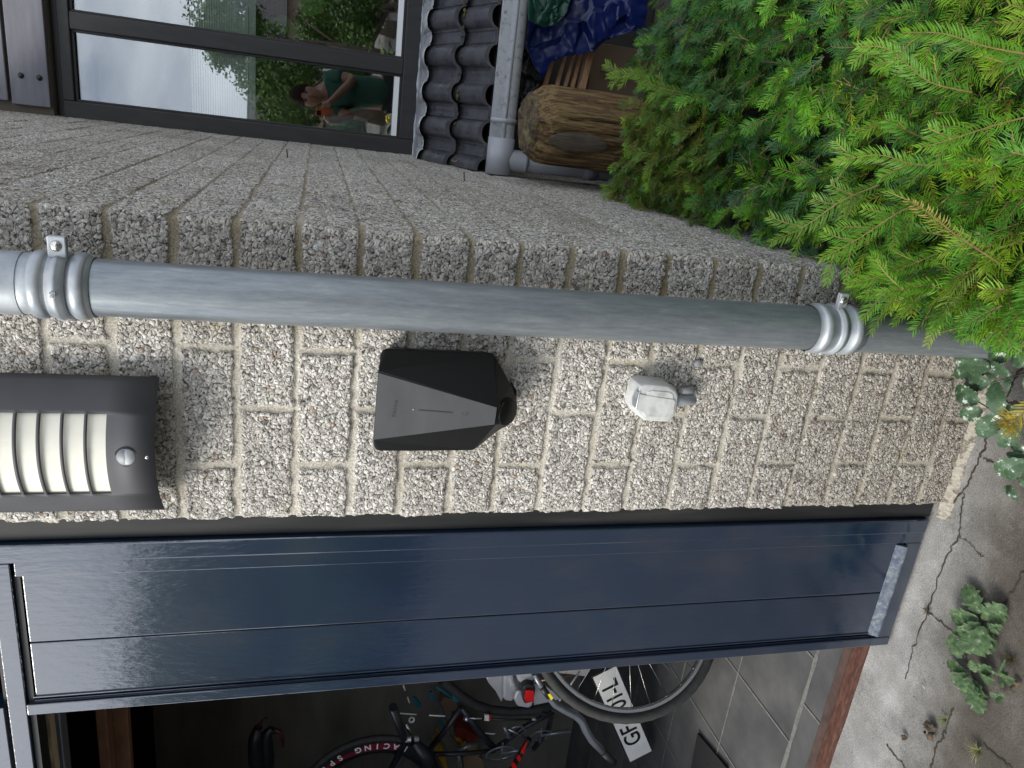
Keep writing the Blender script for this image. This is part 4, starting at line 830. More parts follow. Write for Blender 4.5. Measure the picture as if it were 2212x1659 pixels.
for v in g['verts']:
    a_ = v.co.x * .036; z_ = v.co.z * .115; ang_ = math.atan2(-1, (kc[0] - lxc) / lr) ; th_ = math.pi * 1.5 + (kc[0] + a_ - lxc) / lr
    depth = lr * 1.006 + (v.co.y * -.006) + .0035 * float(fbm(a_ * 60, z_ * 18, 1, 3, 2))
    v.co = Vector((lxc + depth * math.cos(th_), 1.46 + depth * math.sin(th_), kc[2] - .02 + z_))
mb.build('knot', M_KNOT, logo, smooth=True)
# slatted wooden crate
cr = thing('slatted_crate', tuple(at(1220, 150, 1.78)), 'brown slatted wooden crate leaning behind the log under the blue tarpaulin', 'crate')
for (a, b, hw_) in (((545, 440), (430, 860), 24), ((655, 440), (540, 860), 18), ((735, 440), (612, 880), 17), ((790, 440), (682, 880), 17)):
    pa, pb_ = at(*cz(*a), 1.80), at(*cz(*b), 1.72); u_ = at(*cz(a[0] + hw_, a[1]), 1.80) - pa; th = np.array([0, .018, 0])
    mb = MB(); mb.hexa([pa - u_, pa + u_, pa + u_ + th, pa - u_ + th, pb_ - u_, pb_ + u_, pb_ + u_ + th, pb_ - u_ + th]); mb.build('slat', M_SLAT, cr, bevel=.002)
pa, pb_ = at(*cz(895, 380), 1.77), at(*cz(775, 880), 1.70); u_ = at(*cz(895 + 30, 380), 1.77) - pa; th = np.array([0, .04, 0])
mb = MB(); mb.hexa([pa - u_, pa + u_, pa + u_ + th, pa - u_ + th, pb_ - u_, pb_ + u_, pb_ + u_ + th, pb_ - u_ + th]); mb.build('crate_rail', M_SLAT, cr, bevel=.003)
mb = MB(); q0, q1 = at(1285, 90, 1.85), at(1345, 225, 1.85); mb.box(q0[0], q1[0] - .1, 1.86, 1.88, .05, q0[2]); q = at(1315, 150, 1.8); mb.box(q[0] - .012, q[0] + .012, 1.78, 1.80, .1, q[2] + .04)
tag(mb.build('plywood_sheet', M_CARD, bevel=.002), 'brown plywood sheet with a pale patch beyond the crate, half hidden by the hedge', 'board')
# tarpaulin: crumpled sheets
def crumple(name, poly_z, Y0, amp, mt, label, cat, seed, sc=9, tilt=.0, n=130):
    px = [cz(*p) for p in poly_z]; W3 = [at(a, b, Y0) for a, b in px]; xs2 = [p[0] for p in W3]; zs2 = [p[2] for p in W3]
    gx_ = np.linspace(min(xs2), max(xs2), n); gz_ = np.linspace(min(zs2), max(zs2), n); A_, B_ = np.meshgrid(gx_, gz_)
    inside = np.zeros(A_.shape, bool); m = len(W3); j = m - 1
    for i in range(m):
        xi, zi, xj, zj = xs2[i], zs2[i], xs2[j], zs2[j]
        inside ^= ((zi > B_) != (zj > B_)) & (A_ < (xj - xi) * (B_ - zi) / (zj - zi + 1e-12) + xi); j = i
    # facetted creases: distance to random points
    rg = np.random.default_rng(seed); P_ = rg.uniform([min(xs2), min(zs2)], [max(xs2), max(zs2)], (34, 2)); H_ = rg.uniform(-1, 1, (34, 3))
    q = np.stack([A_ + .015 * fbm(A_, B_, 20, 3, seed), B_ + .015 * fbm(A_, B_, 20, 3, seed + 1)], -1); D_ = np.hypot(q[..., None, 0] - P_[:, 0], (q[..., None, 1] - P_[:, 1]) * 1.4); o1 = np.argsort(D_, -1)[..., :3]
    def plane(k): return H_[o1[..., k], 0] * .5 + H_[o1[..., k], 1] * (q[..., 0] - P_[o1[..., k], 0]) * 6 + H_[o1[..., k], 2] * (q[..., 1] - P_[o1[..., k], 1]) * 6
    D1 = np.take_along_axis(D_, o1, -1); w0 = np.clip((D1[..., 1] - D1[..., 0]) / .02, 0, 1) * .5 + .5
    hgt = plane(0) * w0 + plane(1) * (1 - w0) + 1.2 * (fbm(A_, B_, 7, 4, seed) - .5)
    V_ = np.stack([A_, Y0 + hgt * amp + tilt * (max(zs2) - B_), B_], -1).reshape(-1, 3)
    I_ = np.arange(n * n).reshape(n, n); ok = inside[:-1, :-1] & inside[1:, 1:] & inside[:-1, 1:] & inside[1:, :-1]
    F_ = np.stack([I_[:-1, :-1], I_[:-1, 1:], I_[1:, 1:], I_[1:, :-1]], -1)[ok]
    used = np.unique(F_); mp_ = np.zeros(n * n, int); mp_[used] = np.arange(len(used))
    o = link(name, npmesh(name, V_[used], mp_[F_], True), None, [mt]); s_ = o.modifiers.new('thick', 'SOLIDIFY'); s_.thickness = .002; return tag(o, label, cat)
crumple('blue_tarpaulin', [(270, -150), (280, 60), (290, 250), (260, 400), (330, 570), (440, 740), (485, 600), (520, 560), (640, 515), (800, 485), (905, 465), (1000, 375), (1140, 320), (1350, 250), (1400, -150)], 1.68, .034, M_TARPB,
        'shiny crumpled blue tarpaulin hanging over the stored wood beneath the gutter', 'tarpaulin', 3, n=190)
crumple('green_tarpaulin', [(310, -100), (290, 130), (300, 190), (450, 250), (560, 220), (650, 120), (700, -100)], 1.60, .022, M_TARPG, 'dark green folded tarpaulin corner poking out of the blue one', 'tarpaulin', 8, n=90)
crumple('black_plastic_bag', [(190, 350), (180, 800), (190, 1000), (260, 1100), (420, 900), (440, 730), (330, 560), (250, 380)], 1.72, .05, M_BAG, 'crumpled black plastic bag between the log and the gutter', 'plastic bag', 5, n=90)

# ------------------------------------------------------------------ yew hedge
def hedge_top(x, y):
    z = .500 + .06 * np.clip(np.asarray(y) / .5, 0, 1) + .07 * (fbm(np.asarray(x), np.asarray(y), 3.1, 3, 21) - .5) * 2
    return z - .02
M_YEW = bpy.data.materials.new('yew_needles'); M_YEW.use_nodes = True; t = M_YEW.node_tree; b = t.nodes['Principled BSDF']
an = t.nodes.new('ShaderNodeAttribute'); an.attribute_name = 'tint'; an.attribute_type = 'GEOMETRY'
t.links.new(an.outputs['Color'], b.inputs['Base Color']); b.inputs['Roughness'].default_value = .5; b.inputs['Specular IOR Level'].default_value = .3
tl = t.nodes.new('ShaderNodeBsdfTranslucent'); t.links.new(an.outputs['Color'], tl.inputs['Color']); ms = t.nodes.new('ShaderNodeMixShader'); ms.inputs[0].default_value = .28
t.links.new(b.outputs[0], ms.inputs[1]); t.links.new(tl.outputs[0], ms.inputs[2]); t.links.new(ms.outputs[0], t.nodes['Material Output'].inputs[0])
M_TWIG = mat('yew_twig', (.16, .10, .035), .7, 0, [(.6, (.22, .15, .06))], 60)
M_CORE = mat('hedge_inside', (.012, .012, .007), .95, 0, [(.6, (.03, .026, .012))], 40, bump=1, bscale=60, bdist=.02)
VN, FN, CN, VT, FT = [], [], [], [], []; cntN = cntT = 0
def needles(path, widths=(.0010, .0015), nl=.021, step=.0044, tintA=(.05, .13, .015), tintB=None, side_n=None, tipf=.25):
    """path (k,3) smooth stem; flat two-ranked needles"""
    global cntN, cntT
    P = np.array(path, float); seg = np.linalg.norm(np.diff(P, axis=0), axis=1); s = np.r_[0, np.cumsum(seg)]; Ltot = s[-1]; n = max(int(Ltot / step), 4)
    q = (np.arange(n) + .5) / n * Ltot; C_ = np.stack([np.interp(q, s, P[:, i]) for i in range(3)], -1)
    T = np.stack([np.interp(np.clip(q + .002, 0, Ltot), s, P[:, i]) - np.interp(np.clip(q - .002, 0, Ltot), s, P[:, i]) for i in range(3)], -1); T /= np.linalg.norm(T, axis=1)[:, None] + 1e-9
    nn = np.array(side_n, float); nn = nn - (T @ nn)[:, None] * T; nn /= np.linalg.norm(nn, axis=1)[:, None] + 1e-9; S = np.cross(T, nn)
    tt = q / Ltot; len_ = nl * (.55 + .6 * np.sin(np.pi * np.clip(.12 + tt * .80, 0, 1))) * RNG.uniform(.85, 1.12, n)
    len_ = np.where(tt > 1 - tipf * .5, len_ * .8, len_)
    for sg in (-1, 1):
        fw = .55 + .55 * tt + RNG.normal(0, .10, n); lift = .25 + RNG.normal(0, .20, n)
        D = S * sg * 1.0 + T * fw[:, None] + nn * lift[:, None]; D /= np.linalg.norm(D, axis=1)[:, None]
        W = np.cross(D, nn); W /= np.linalg.norm(W, axis=1)[:, None] + 1e-9; w_ = RNG.uniform(*widths, n)
        C2 = C_ + T * (RNG.uniform(-.5, .5, n) * step)[:, None]
        mid = C2 + D * (len_ * .5)[:, None] + nn * (len_ * .05)[:, None]; tip = C2 + D * len_[:, None] + (T * .16 - nn * .04) * len_[:, None]
        v = np.stack([C2 - W * (w_ * .45)[:, None], C2 + W * (w_ * .45)[:, None], mid - W * w_[:, None], mid + W * w_[:, None], tip - W * (w_ * .25)[:, None], tip + W * (w_ * .25)[:, None]], 1).reshape(-1, 3)
        base = cntN + np.arange(n)[:, None] * 6; f = np.concatenate([base + np.array([0, 1, 3, 2]), base + np.array([2, 3, 5, 4])]); VN.append(v); FN.append(f); cntN += len(v)
        ca = np.array(tintA); cb = np.array(tintB if tintB is not None else tintA); c = (ca + (cb - ca) * (tt ** 1.5)[:, None]) * (1.35 if P[0][1] > .15 else 1.0); c = c * RNG.uniform(.8, 1.2, n)[:, None]; CN.append(np.repeat(c, 6, 0))  # needles behind the corner coloured lighter, in place of missing light
    # stem: thin 3 sided
    k = max(int(len(P)), 2); r0 = .0013; pts = P; ring = []
    for i in range(k):
        tv = P[min(i + 1, k - 1)] - P[max(i - 1, 0)]; tv /= np.linalg.norm(tv) + 1e-9; a_ = np.cross(tv, nn[0]); a_ /= np.linalg.norm(a_) + 1e-9; b__ = np.cross(tv, a_); r_ = r0 * (1.25 - .8 * i / k)
        for j in range(3): th = j * 2.094; ring.append(pts[i] + (a_ * math.cos(th) + b__ * math.sin(th)) * r_)
    VT.append(np.array(ring))
    for i in range(k - 1):
        for j in range(3): FT.append([cntT + i * 3 + j, cntT + i * 3 + (j + 1) % 3, cntT + (i + 1) * 3 + (j + 1) % 3, cntT + (i + 1) * 3 + j])
    cntT += len(ring)
def shoot(p, d, L_, up=(0, 0, 1), droop=.2, **k):
    d = np.array(d, float); d /= np.linalg.norm(d); upv = np.array(up, float); m = 7; tt = np.linspace(0, 1, m); sd_ = np.cross(d, upv); sd_ /= np.linalg.norm(sd_) + 1e-9; cv = RNG.normal(0, .10)
    path = np.array(p) + d * (tt * L_)[:, None] + (upv * -droop + sd_ * cv) * (tt ** 2 * L_ )[:, None]
    nn = np.cross(sd_, d) + RNG.normal(0, .25, 3); needles(path, side_n=nn, **k); return path
OLD = ((.024, .090, .016), (.036, .125, .020), (.036, .11, .040)); MID = ((.062, .195, .016), (.085, .24, .017)); NEW = ((.08, .22, .010), (.115, .265, .011), (.18, .30, .014))
def tint(pnew, pmid):
    r_ = RNG.random(); S_ = NEW if r_ < pnew else (MID if r_ < pnew + pmid else OLD); return S_[RNG.integers(len(S_))]
def left_edge(y):   # left limit of the hedge for a distance y
    y = np.asarray(y, float); return np.where(y > .02, XC + .01, np.interp(y, [-.60, -.40, -.25, -.1, .02], [-.19, -.205, -.20, -.19, -.17]))
count = 0
for layer, (dens, dz) in enumerate(((560, -.085), (1500, -.012))):
    ytot = (-.80, 1.12)
    N_ = int(dens * 2.02 * 1.4)
    for i in range(N_):
        y = RNG.uniform(*ytot); x = RNG.uniform(-.25, 1.2)
        if x < left_edge(y) or (y < .2 and x > .85): continue
        p = np.array([x, y, float(hedge_top(x, y)) + dz + RNG.normal(0, .022)])
        near = np.clip(1 - (y + .35) / .9, 0, 1); c1 = fbm(x, y, 2.6, 3, 40); pn = (.0 + .44 * near ** 1.2 + .9 * (c1 - .50)) * (1.0 if layer else .25)
        rs = RNG.random()
        d = np.array([-.75 + RNG.normal(0, .55), -.15 + RNG.normal(0, .55), .85 + RNG.normal(0, .35)])
        if x < left_edge(y) + .06: d[0] -= .7 if y < 0 else -.35; d[2] -= .2
        L_ = RNG.uniform(.035, .085) * (1.15 if rs > .8 else 1)
        A_ = tint(pn, .36); B_ = A_ if RNG.random() > .35 else tuple(np.array(A_) * np.array([1.5, 1.35, 1.0]))
        if y > .55 and x < .15 and c1 > .5: A_ = (.10, .13, .015)
        shoot(p, d, L_, droop=RNG.uniform(.05, .35), nl=RNG.uniform(.017, .0235), tintA=A_, tintB=B_, step=.0044); count += 1
        if rs > .45:
            for sg in (-1, 1):
                dd = d + np.cross(d, (0, 0, 1)) * sg * .8 + RNG.normal(0, .15, 3); shoot(p + d / np.linalg.norm(d) * L_ * RNG.uniform(.1, .5), dd, L_ * .62, droop=.2, nl=.019, tintA=A_, tintB=B_, step=.0044); count += 1
# the steep flank towards the pipe
for i in range(220):
    y = RNG.uniform(-.62, .0); zf = RNG.uniform(.24, .50); x = float(left_edge(y)) + .02 + (.50 - zf) * .12 + RNG.uniform(0, .05)
    d = np.array([-.6 + RNG.normal(0, .3), RNG.normal(-.1, .5), .55 + RNG.normal(0, .35)])
    A_ = tint(.30, .45); shoot((x, y, zf), d, RNG.uniform(.045, .10), droop=RNG.uniform(.1, .4), nl=RNG.uniform(.017, .023), tintA=A_)
# far end face
for i in range(160):
    x = RNG.uniform(-.16, .95); shoot((x, RNG.uniform(1.04, 1.14), RNG.uniform(.2, .46)), (RNG.normal(-.3, .4), .7, .5 + RNG.normal(0, .2)), RNG.uniform(.05, .09), tintA=tint(.05, .5))
# long arching branches reaching out, drawn where they hang in space
def branch(pxs, Ys, nl=.0195, A_=(.062, .175, .012), B_=(.115, .25, .013), twigs=True, tw=.55, up=(-.2, -.6, 1)):
    P_ = np.array([at(a, b, y) for (a, b), y in zip(pxs, Ys)]); tt = np.linspace(0, len(P_) - 1, 14)
    path = np.stack([np.interp(tt, np.arange(len(P_)), P_[:, i]) for i in range(3)], -1)
    for _ in range(2): path[1:-1] = (path[:-2] + 2 * path[1:-1] + path[2:]) / 4
    needles(path, side_n=up, nl=nl, tintA=A_, tintB=B_, step=.0040)
    if twigs:
        Lp = np.linalg.norm(path[-1] - path[0])
        for k in range(3, 12, 2):
            T = path[k + 1] - path[k]; T /= np.linalg.norm(T); S = np.cross(T, np.array(up)); S /= np.linalg.norm(S)
            for sg in (-1, 1):
                if RNG.random() < tw: shoot(path[k], T * .8 + S * sg * .75, Lp * RNG.uniform(.18, .34), droop=.1, nl=nl * .9, tintA=A_, tintB=B_)
NR = -.33
for a in (
    ([(2230, 470), (2120, 560), (2050, 640), (2003, 745)], [-.30, -.28, -.26, -.25], .020, (.13, .21, .025), (.19, .27, .03), False),
    ([(2230, 540), (2100, 600), (1950, 625), (1885, 632)], [-.25, -.24, -.22, -.20]),
    ([(2120, 500), (2000, 560), (1900, 598), (1830, 615)], [-.22, -.2, -.18, -.16]),
    ([(2060, 420), (1950, 450), (1850, 520), (1770, 560)], [-.16, -.14, -.12, -.1]),
    ([(1900, 400), (1820, 430), (1740, 490), (1665, 525)], [-.05, -.03, .0, .02], .022, (.07, .16, .018), (.11, .22, .02)),
    ([(2230, 640), (2180, 680), (2140, 690), (2095, 705)], [-.34, -.33, -.32, -.3]),
    ([(2240, 860), (2212, 890), (2195, 905), (2175, 925)], [-.42, -.41, -.40, -.40], .022, (.25, .22, .02), (.30, .20, .03)),
    ([(2240, 740), (2200, 750), (2170, 745), (2150, 740)], [-.40, -.38, -.36, -.35]),
    ([(2230, 250), (2150, 270), (2060, 300), (1985, 320)], [-.40, -.38, -.36, -.34]),
    ([(2230, 120), (2120, 100), (2040, 70), (1950, 70)], [-.36, -.33, -.30, -.28]),
    ([(2100, 200), (2000, 180), (1920, 100), (1850, 100)], [-.25, -.22, -.18, -.15]),
    ([(2080, 350), (1980, 360), (1900, 330), (1800, 350)], [-.22, -.2, -.16, -.12]),
    ([(1480, 200), (1420, 190), (1370, 155), (1312, 165)], [.80, .84, .88, .92], .022, (.10, .2, .02), (.15, .27, .02))):
    branch(*a)
# the bare orange tipped leader
P_ = [at(2160, 570, -.33), at(2060, 505, -.34), at(2000, 455, -.35), at(1960, 432, -.36)]
path = np.stack([np.interp(np.linspace(0, 3, 12), range(4), [p[i] for p in P_]) for i in range(3)], -1); needles(path, side_n=(-.2, -.6, 1), nl=.018, tintA=(.12, .2, .02), tintB=(.42, .28, .10), step=.0075)
hedge = thing('yew_hedge', (.3, .1, 0), 'dense green yew hedge with bright lime new shoots growing against the brick wall corner', 'hedge')
me = npmesh('needles', np.concatenate(VN), np.concatenate(FN), False)
ca = me.color_attributes.new('tint', 'FLOAT_COLOR', 'POINT'); cc_ = np.concatenate(CN); cc_ = np.concatenate([cc_, np.ones((len(cc_), 1))], 1).astype(np.float32); ca.data.foreach_set('color', cc_.ravel())
link('needles', me, hedge, [M_YEW])
link('twigs', npmesh('twigs', np.concatenate(VT), np.array(FT)), hedge, [M_TWIG])
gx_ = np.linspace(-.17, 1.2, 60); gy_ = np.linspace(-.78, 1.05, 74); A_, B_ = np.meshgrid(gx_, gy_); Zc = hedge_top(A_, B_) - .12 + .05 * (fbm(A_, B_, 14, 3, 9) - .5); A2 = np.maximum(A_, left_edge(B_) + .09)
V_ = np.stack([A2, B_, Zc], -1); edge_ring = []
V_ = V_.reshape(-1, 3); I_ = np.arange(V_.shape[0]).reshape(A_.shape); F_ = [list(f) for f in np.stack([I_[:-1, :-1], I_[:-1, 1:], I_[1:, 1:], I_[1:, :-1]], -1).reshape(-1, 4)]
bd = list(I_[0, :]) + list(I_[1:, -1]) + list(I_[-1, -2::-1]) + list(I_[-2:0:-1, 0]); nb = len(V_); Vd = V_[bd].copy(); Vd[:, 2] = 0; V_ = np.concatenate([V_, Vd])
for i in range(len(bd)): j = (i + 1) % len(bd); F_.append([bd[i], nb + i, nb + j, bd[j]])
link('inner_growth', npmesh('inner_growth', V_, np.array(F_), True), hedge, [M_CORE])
print('shoots', count, 'needles', cntN // 6)

# ------------------------------------------------------------------ weeds on the slab
M_WEED = mat('weed_leaf', (.020, .042, .016), .75, 0, [(.45, (.034, .070, .024)), (.6, (.06, .105, .035)), (.72, (.20, .24, .18))], 90, 8, bump=.5, bscale=160, bdist=.001)
M_MILD = mat('mildewed_leaf', (.022, .052, .022), .6, 0, [(.50, (.034, .075, .030)), (.585, (.07, .12, .07)), (.63, (.48, .54, .46)), (.75, (.62, .66, .6))], 55, 9, bump=.4, bscale=160, bdist=.001, nrough=.7)
M_STRAW = mat('dry_straw', (.30, .24, .12), .8, 0, [(.6, (.12, .16, .04))], 30)
M_DEADL = mat('dead_leaf', (.04, .035, .022), .85, 0, [(.6, (.09, .06, .035))], 50, bump=.8, bscale=90)
def blade(mb, base, tip, wfrac, nrm=(0, -.25, 1), lobes=0, droop=.12, k=12, seed=0, arch=.12):
    base = np.array(base, float); tip = np.array(tip, float); d = tip - base; L_ = np.linalg.norm(d); d /= L_; n_ = np.array(nrm, float); s_ = np.cross(d, n_); s_ /= np.linalg.norm(s_); n_ = np.cross(s_, d)
    A_, B_, C_ = [], [], []
    for i in range(k + 1):
        t_ = i / k; w_ = wfrac * L_ * .5 * (math.sin(math.pi * min(1, t_ * .92 + .04) ** .85)) ** .8
        if lobes: w_ *= .62 + .36 * abs(math.sin(t_ * lobes * math.pi + seed)) + .14 * math.sin(t_ * 47 + seed)
        else: w_ *= 1 + .09 * (-1) ** i
        if i == k: w_ = .0004
        c = base + d * L_ * t_ + n_ * L_ * (arch * math.sin(math.pi * t_) - droop * t_ * t_); C_.append(c)
        A_.append(c + s_ * w_ + n_ * w_ * (.25 + .06 * math.sin(i * .9 + seed)) + d * w_ * .3 * (lobes > 0)); B_.append(c - s_ * w_ + n_ * w_ * (.25 + .06 * math.sin(i * 1.1 + seed)) + d * w_ * .3 * (lobes > 0))
    for i in range(k):
        mb.poly([C_[i], C_[i + 1], A_[i + 1], A_[i]]); mb.poly([C_[i], B_[i], B_[i + 1], C_[i + 1]])
def z3(px, py, h=.02): return atz(1474 + px / 3, 1106 + py / 3, h)
def rosette(name, ctr, leaves, label):
    r_ = thing(name, tuple(z3(*ctr, h=0)), label, 'weed', 'weeds in the slab cracks')
    for i, (b_, t_, w_) in enumerate(leaves):
        mb = MB(); hh_ = .016 + .008 * (i % 3); blade(mb, z3(*b_, h=hh_ * .7), z3(*t_, h=hh_), w_, (0, -.5, .9), lobes=4.5, seed=i, droop=.05, arch=.06, k=22); mb.build('leaf', M_WEED, r_, smooth=True)
    return r_
rosette('broadleaf_weed', (1950, 730), [((1930, 660), (1840, 465), .75), ((1920, 690), (1735, 680), .8), ((1930, 720), (1810, 790), .7), ((1960, 690), (2090, 610), .85), ((1975, 720), (2050, 790), .5), ((1950, 740), (1910, 930), .95), ((1955, 760), (2020, 900), .8), ((1900, 760), (1760, 780), .6), ((1800, 950), (1745, 790), .75), ((1930, 640), (1890, 610), .9), ((1990, 760), (2070, 740), .6), ((1870, 760), (1850, 920), .8), ((1945, 700), (1990, 640), .5)], 'larger green broadleaf weed growing from a slab crack below the door')
rosette('broadleaf_weed', (1870, 1070), [((1840, 1040), (1710, 965), .7), ((1850, 1050), (1750, 1110), .8), ((1860, 1070), (1830, 1190), .9), ((1890, 1090), (1930, 1310), .7), ((1870, 1100), (1900, 1240), .8), ((1900, 1040), (1870, 960), .8), ((1910, 1030), (2000, 1010), .9), ((1930, 1060), (2020, 1100), .6), ((2060, 1060), (1960, 1010), .22), ((2060, 1060), (2040, 970), .2), ((2060, 1070), (2090, 960), .2), ((2070, 1070), (2150, 1090), .7), ((2060, 1080), (2080, 1140), .7), ((2060, 1060), (2110, 1040), .5), ((2040, 1200), (1990, 1170), .9), ((2040, 1190), (2090, 1190), .8), ((2045, 1200), (2050, 1250), .8)], 'smaller lobed weed with narrow seedlings growing beside the bigger weed')
def tuft(name, c, n_, L_, m, label, cat):
    mb = MB(); p = z3(*c, h=0)
    for i in range(n_):
        a_ = RNG.uniform(0, 6.28); d = np.array([math.cos(a_), math.sin(a_), RNG.uniform(.2, .9)]); l_ = L_ * RNG.uniform(.5, 1); q = p + d * l_; mb.tube([p, (p + q) / 2 + np.array([0, 0, l_ * .15]), q], [.0008, .0007, .0003], 4)
    return tag(mb.build(name, m), label, cat)
tuft('grass_tuft', (1710, 1340), 12, .028, mat('grass_green', (.12, .16, .03), .6), 'tiny green grass tuft sprouting from a hairline crack', 'grass tuft')
tuft('dry_grass_tuft', (1925, 1545), 34, .032, M_STRAW, 'small dry straw coloured grass tuft in a slab crack near the picture corner', 'grass tuft')
tuft('root_debris', (1590, 640), 26, .018, M_DEADL, 'dark tangle of dry roots caught where two slab cracks meet', 'debris')
tuft('moss_tuft', (2140, 950), 30, .022, mat('moss_brown', (.07, .06, .015), .9), 'brownish moss strip in a crack at the right of the weeds', 'moss')
for nm_, c, r_, lb in (('leaf_litter', (1610, 1420), .020, 'dark clump of rotten leaves lying on the slab'), ('curled_leaf', (1425, 1460), .013, 'single curled greenish brown leaf on the slab'), ('dry_leaf', (2150, 1120), .014, 'brown crumpled leaf lying beside the seedling weed')):
    p = z3(*c, h=.004); mb = MB()
    for i in range(5 if nm_ == 'leaf_litter' else 2):
        a_ = RNG.uniform(0, 6.28); q = p + np.array([math.cos(a_), math.sin(a_), 0]) * r_ * .6; e = np.array([math.sin(a_), math.cos(a_), .3]) * r_; blade(mb, q - e * .7, q + e * .7, .8, (RNG.normal(0, .4), RNG.normal(0, .4), 1), lobes=3, seed=i, arch=.3)
    tag(mb.build(nm_, M_DEADL, smooth=True), lb, 'dead leaf')
mb = MB(); mb.tube([z3(1552, 1105, .003), z3(1572, 1145, .003)], .0017, 6); tag(mb.build('plastic_stub', M_PVC), 'tiny pale grey plastic stub lying on the slab', 'litter')
# mildewed leafy seedling by the pipe foot
def c3(px, py, h=.12): return atz(1920.1 + px * .248, 685.8 + py * .248, h)
seed = thing('mildewed_seedling', tuple(c3(1150, 560, 0)), 'leafy green seedling dusted with white mildew beside the foot of the rain pipe', 'plant')
for i, (t_, b_, w_, h_) in enumerate((((575, 600), (790, 740), .62, .12), ((610, 860), (815, 800), .6, .12), ((925, 545), (960, 850), .52, .13), ((775, 1040), (950, 850), .68, .12), ((955, 1130), (1135, 930), .6, .11), ((1030, 760), (1130, 920), .7, .11),
        ((915, 1350), (1190, 1250), .65, .10), ((1050, 1110), (1200, 1150), .6, .09), ((1015, 1190), (1200, 1210), .5, .09), ((1130, 1600), (1040, 1460), .45, .08), ((805, 150), (1045, 270), .55, .20), ((670, 470), (885, 575), .38, .15), ((880, 380), (1060, 505), .4, .17),
        ((440, 350), (880, 430), .50, .10), ((560, 500), (900, 400), .45, .09), ((650, 590), (880, 560), .5, .10), ((860, 280), (1030, 370), .7, .16), ((1070, 330), (1190, 420), .8, .17), ((1040, 640), (1040, 520), .4, .14), ((950, 460), (860, 520), .6, .13), ((1150, 1380), (1190, 1480), .6, .07), ((1000, 1520), (1040, 1460), .5, .07), ((1180, 620), (1250, 480), .5, .16))):
    mb = MB(); blade(mb, c3(*b_, h=h_ - .006), c3(*t_, h=h_), w_, (-.1, -.55, .85), seed=i, k=13, droop=.06); mb.build('leaflet', M_MILD, seed, smooth=True)
for pts_ in ([(790, 740, .115), (960, 850, .115), (1140, 930, .10), (1230, 960, .05), (1260, 980, 0)], [(885, 575, .145), (1050, 525, .14), (1200, 470, .05)], [(1190, 1250, .095), (1240, 1240, .04)], [(1045, 270, .19), (1150, 350, .10), (1200, 420, .01)]):
    mb = MB(); mb.tube([c3(a_, b_, h=h_) for a_, b_, h_ in pts_], .0014, 6); mb.build('stem', M_WEED, seed)

# ------------------------------------------------------------------ things in the garage
def z5(px, py, Y): return at(1042.3 + px * .2232, 1399 + py * .2232, Y)
def z7(px, py, Y): return at(493.7 + px * .1736, 1481.2 + py * .1736, Y)
def z4(px, py, Y): return at(822.9 + px * .1736, 1371.5 + py * .1736, Y)
def rot_ax(v, ax, a_): return np.array(Matrix.Rotation(a_, 3, Vector(ax)) @ Vector(tuple(v)))
def wheel(parent, c, ax, Ro, tr_, nsp, m_rim, rimw=.012, rimd=.018, name='wheel'):
    c = np.array(c, float); ax = np.array(ax, float); ax /= np.linalg.norm(ax); u_ = np.cross(ax, (0, 0, 1)); u_ /= np.linalg.norm(u_); v_ = np.cross(ax, u_)
    P = lambda a_, r_, o=0: c + (u_ * math.cos(a_) + v_ * math.sin(a_)) * r_ + ax * o
    mb = MB(); K = 96
    prof = [(math.cos(q) * tr_, math.sin(q) * tr_) for q in np.linspace(0, 2 * math.pi, 14, endpoint=False)]
    rings = []
    for k in range(K):
        a_ = 2 * math.pi * k / K; kn = .0016 * (k % 2)
        rings.append([mb.bm.verts.new(tuple(P(a_, Ro - tr_ + q[0] + (kn if q[0] > tr_ * .4 else 0), q[1]))) for q in prof])
    for k in range(K):
        for j in range(14):
            f = mb.bm.faces.new([rings[k][j], rings[(k + 1) % K][j], rings[(k + 1) % K][(j + 1) % 14], rings[k][(j + 1) % 14]]); f.smooth = True
    wh = mb.build(name, M_TYRE, parent)
    mb = MB(); ri = Ro - 2 * tr_ + .004
    prof = [(ri, rimw), (ri - rimd * .6, rimw), (ri - rimd, rimw * .4), (ri - rimd, -rimw * .4), (ri - rimd * .6, -rimw), (ri, -rimw)]; rings = [[mb.bm.verts.new(tuple(P(2 * math.pi * k / K, q[0], q[1]))) for q in prof] for k in range(K)]
    for k in range(K):
        for j in range(6): f = mb.bm.faces.new([rings[k][j], rings[(k + 1) % K][j], rings[(k + 1) % K][(j + 1) % 6], rings[k][(j + 1) % 6]]); f.smooth = (j in (1, 3))
    mb.build('rim', m_rim, wh)
    mb = MB(); mb.tube([c - ax * .045, c + ax * .045], .022, 16); mb.build('hub', M_STEEL, wh)
    mb = MB()
    for k in range(nsp):
        a_ = 2 * math.pi * k / nsp; sg = 1 if k % 2 else -1; mb.tube([P(a_ + sg * .35 * (1 if (k // 2) % 2 else -1), .02, sg * .03), P(a_, ri - rimd, 0)], .0011, 5)
    mb.build('spokes', M_BOLT if m_rim is M_RIM else M_BLKP, wh); return wh
bk = thing('city_bicycle', (-1.79, .87, 0), 'bicycle with a knobbly tyre and silver rim standing half behind the blue door leaf', 'bicycle')
wc = np.array([-1.715, .85, .378])
wheel(bk, wc, (-.575, .805, -.14), .387, .022, 28, M_RIM)
mb = MB(); mb.tube([wc + np.array([0, .05, 0]), wc + np.array([.2, .06, .37]), wc + np.array([.25, .05, .65])], [.010, .013, .014], 10); mb.tube([wc + np.array([0, .05, 0]), wc + np.array([.43, .05, -.03])], .010, 8); mb.tube([wc + np.array([.43, .05, -.03]), wc + np.array([.7, .04, .5])], .016, 8); mb.build('frame', M_BLKP, bk)
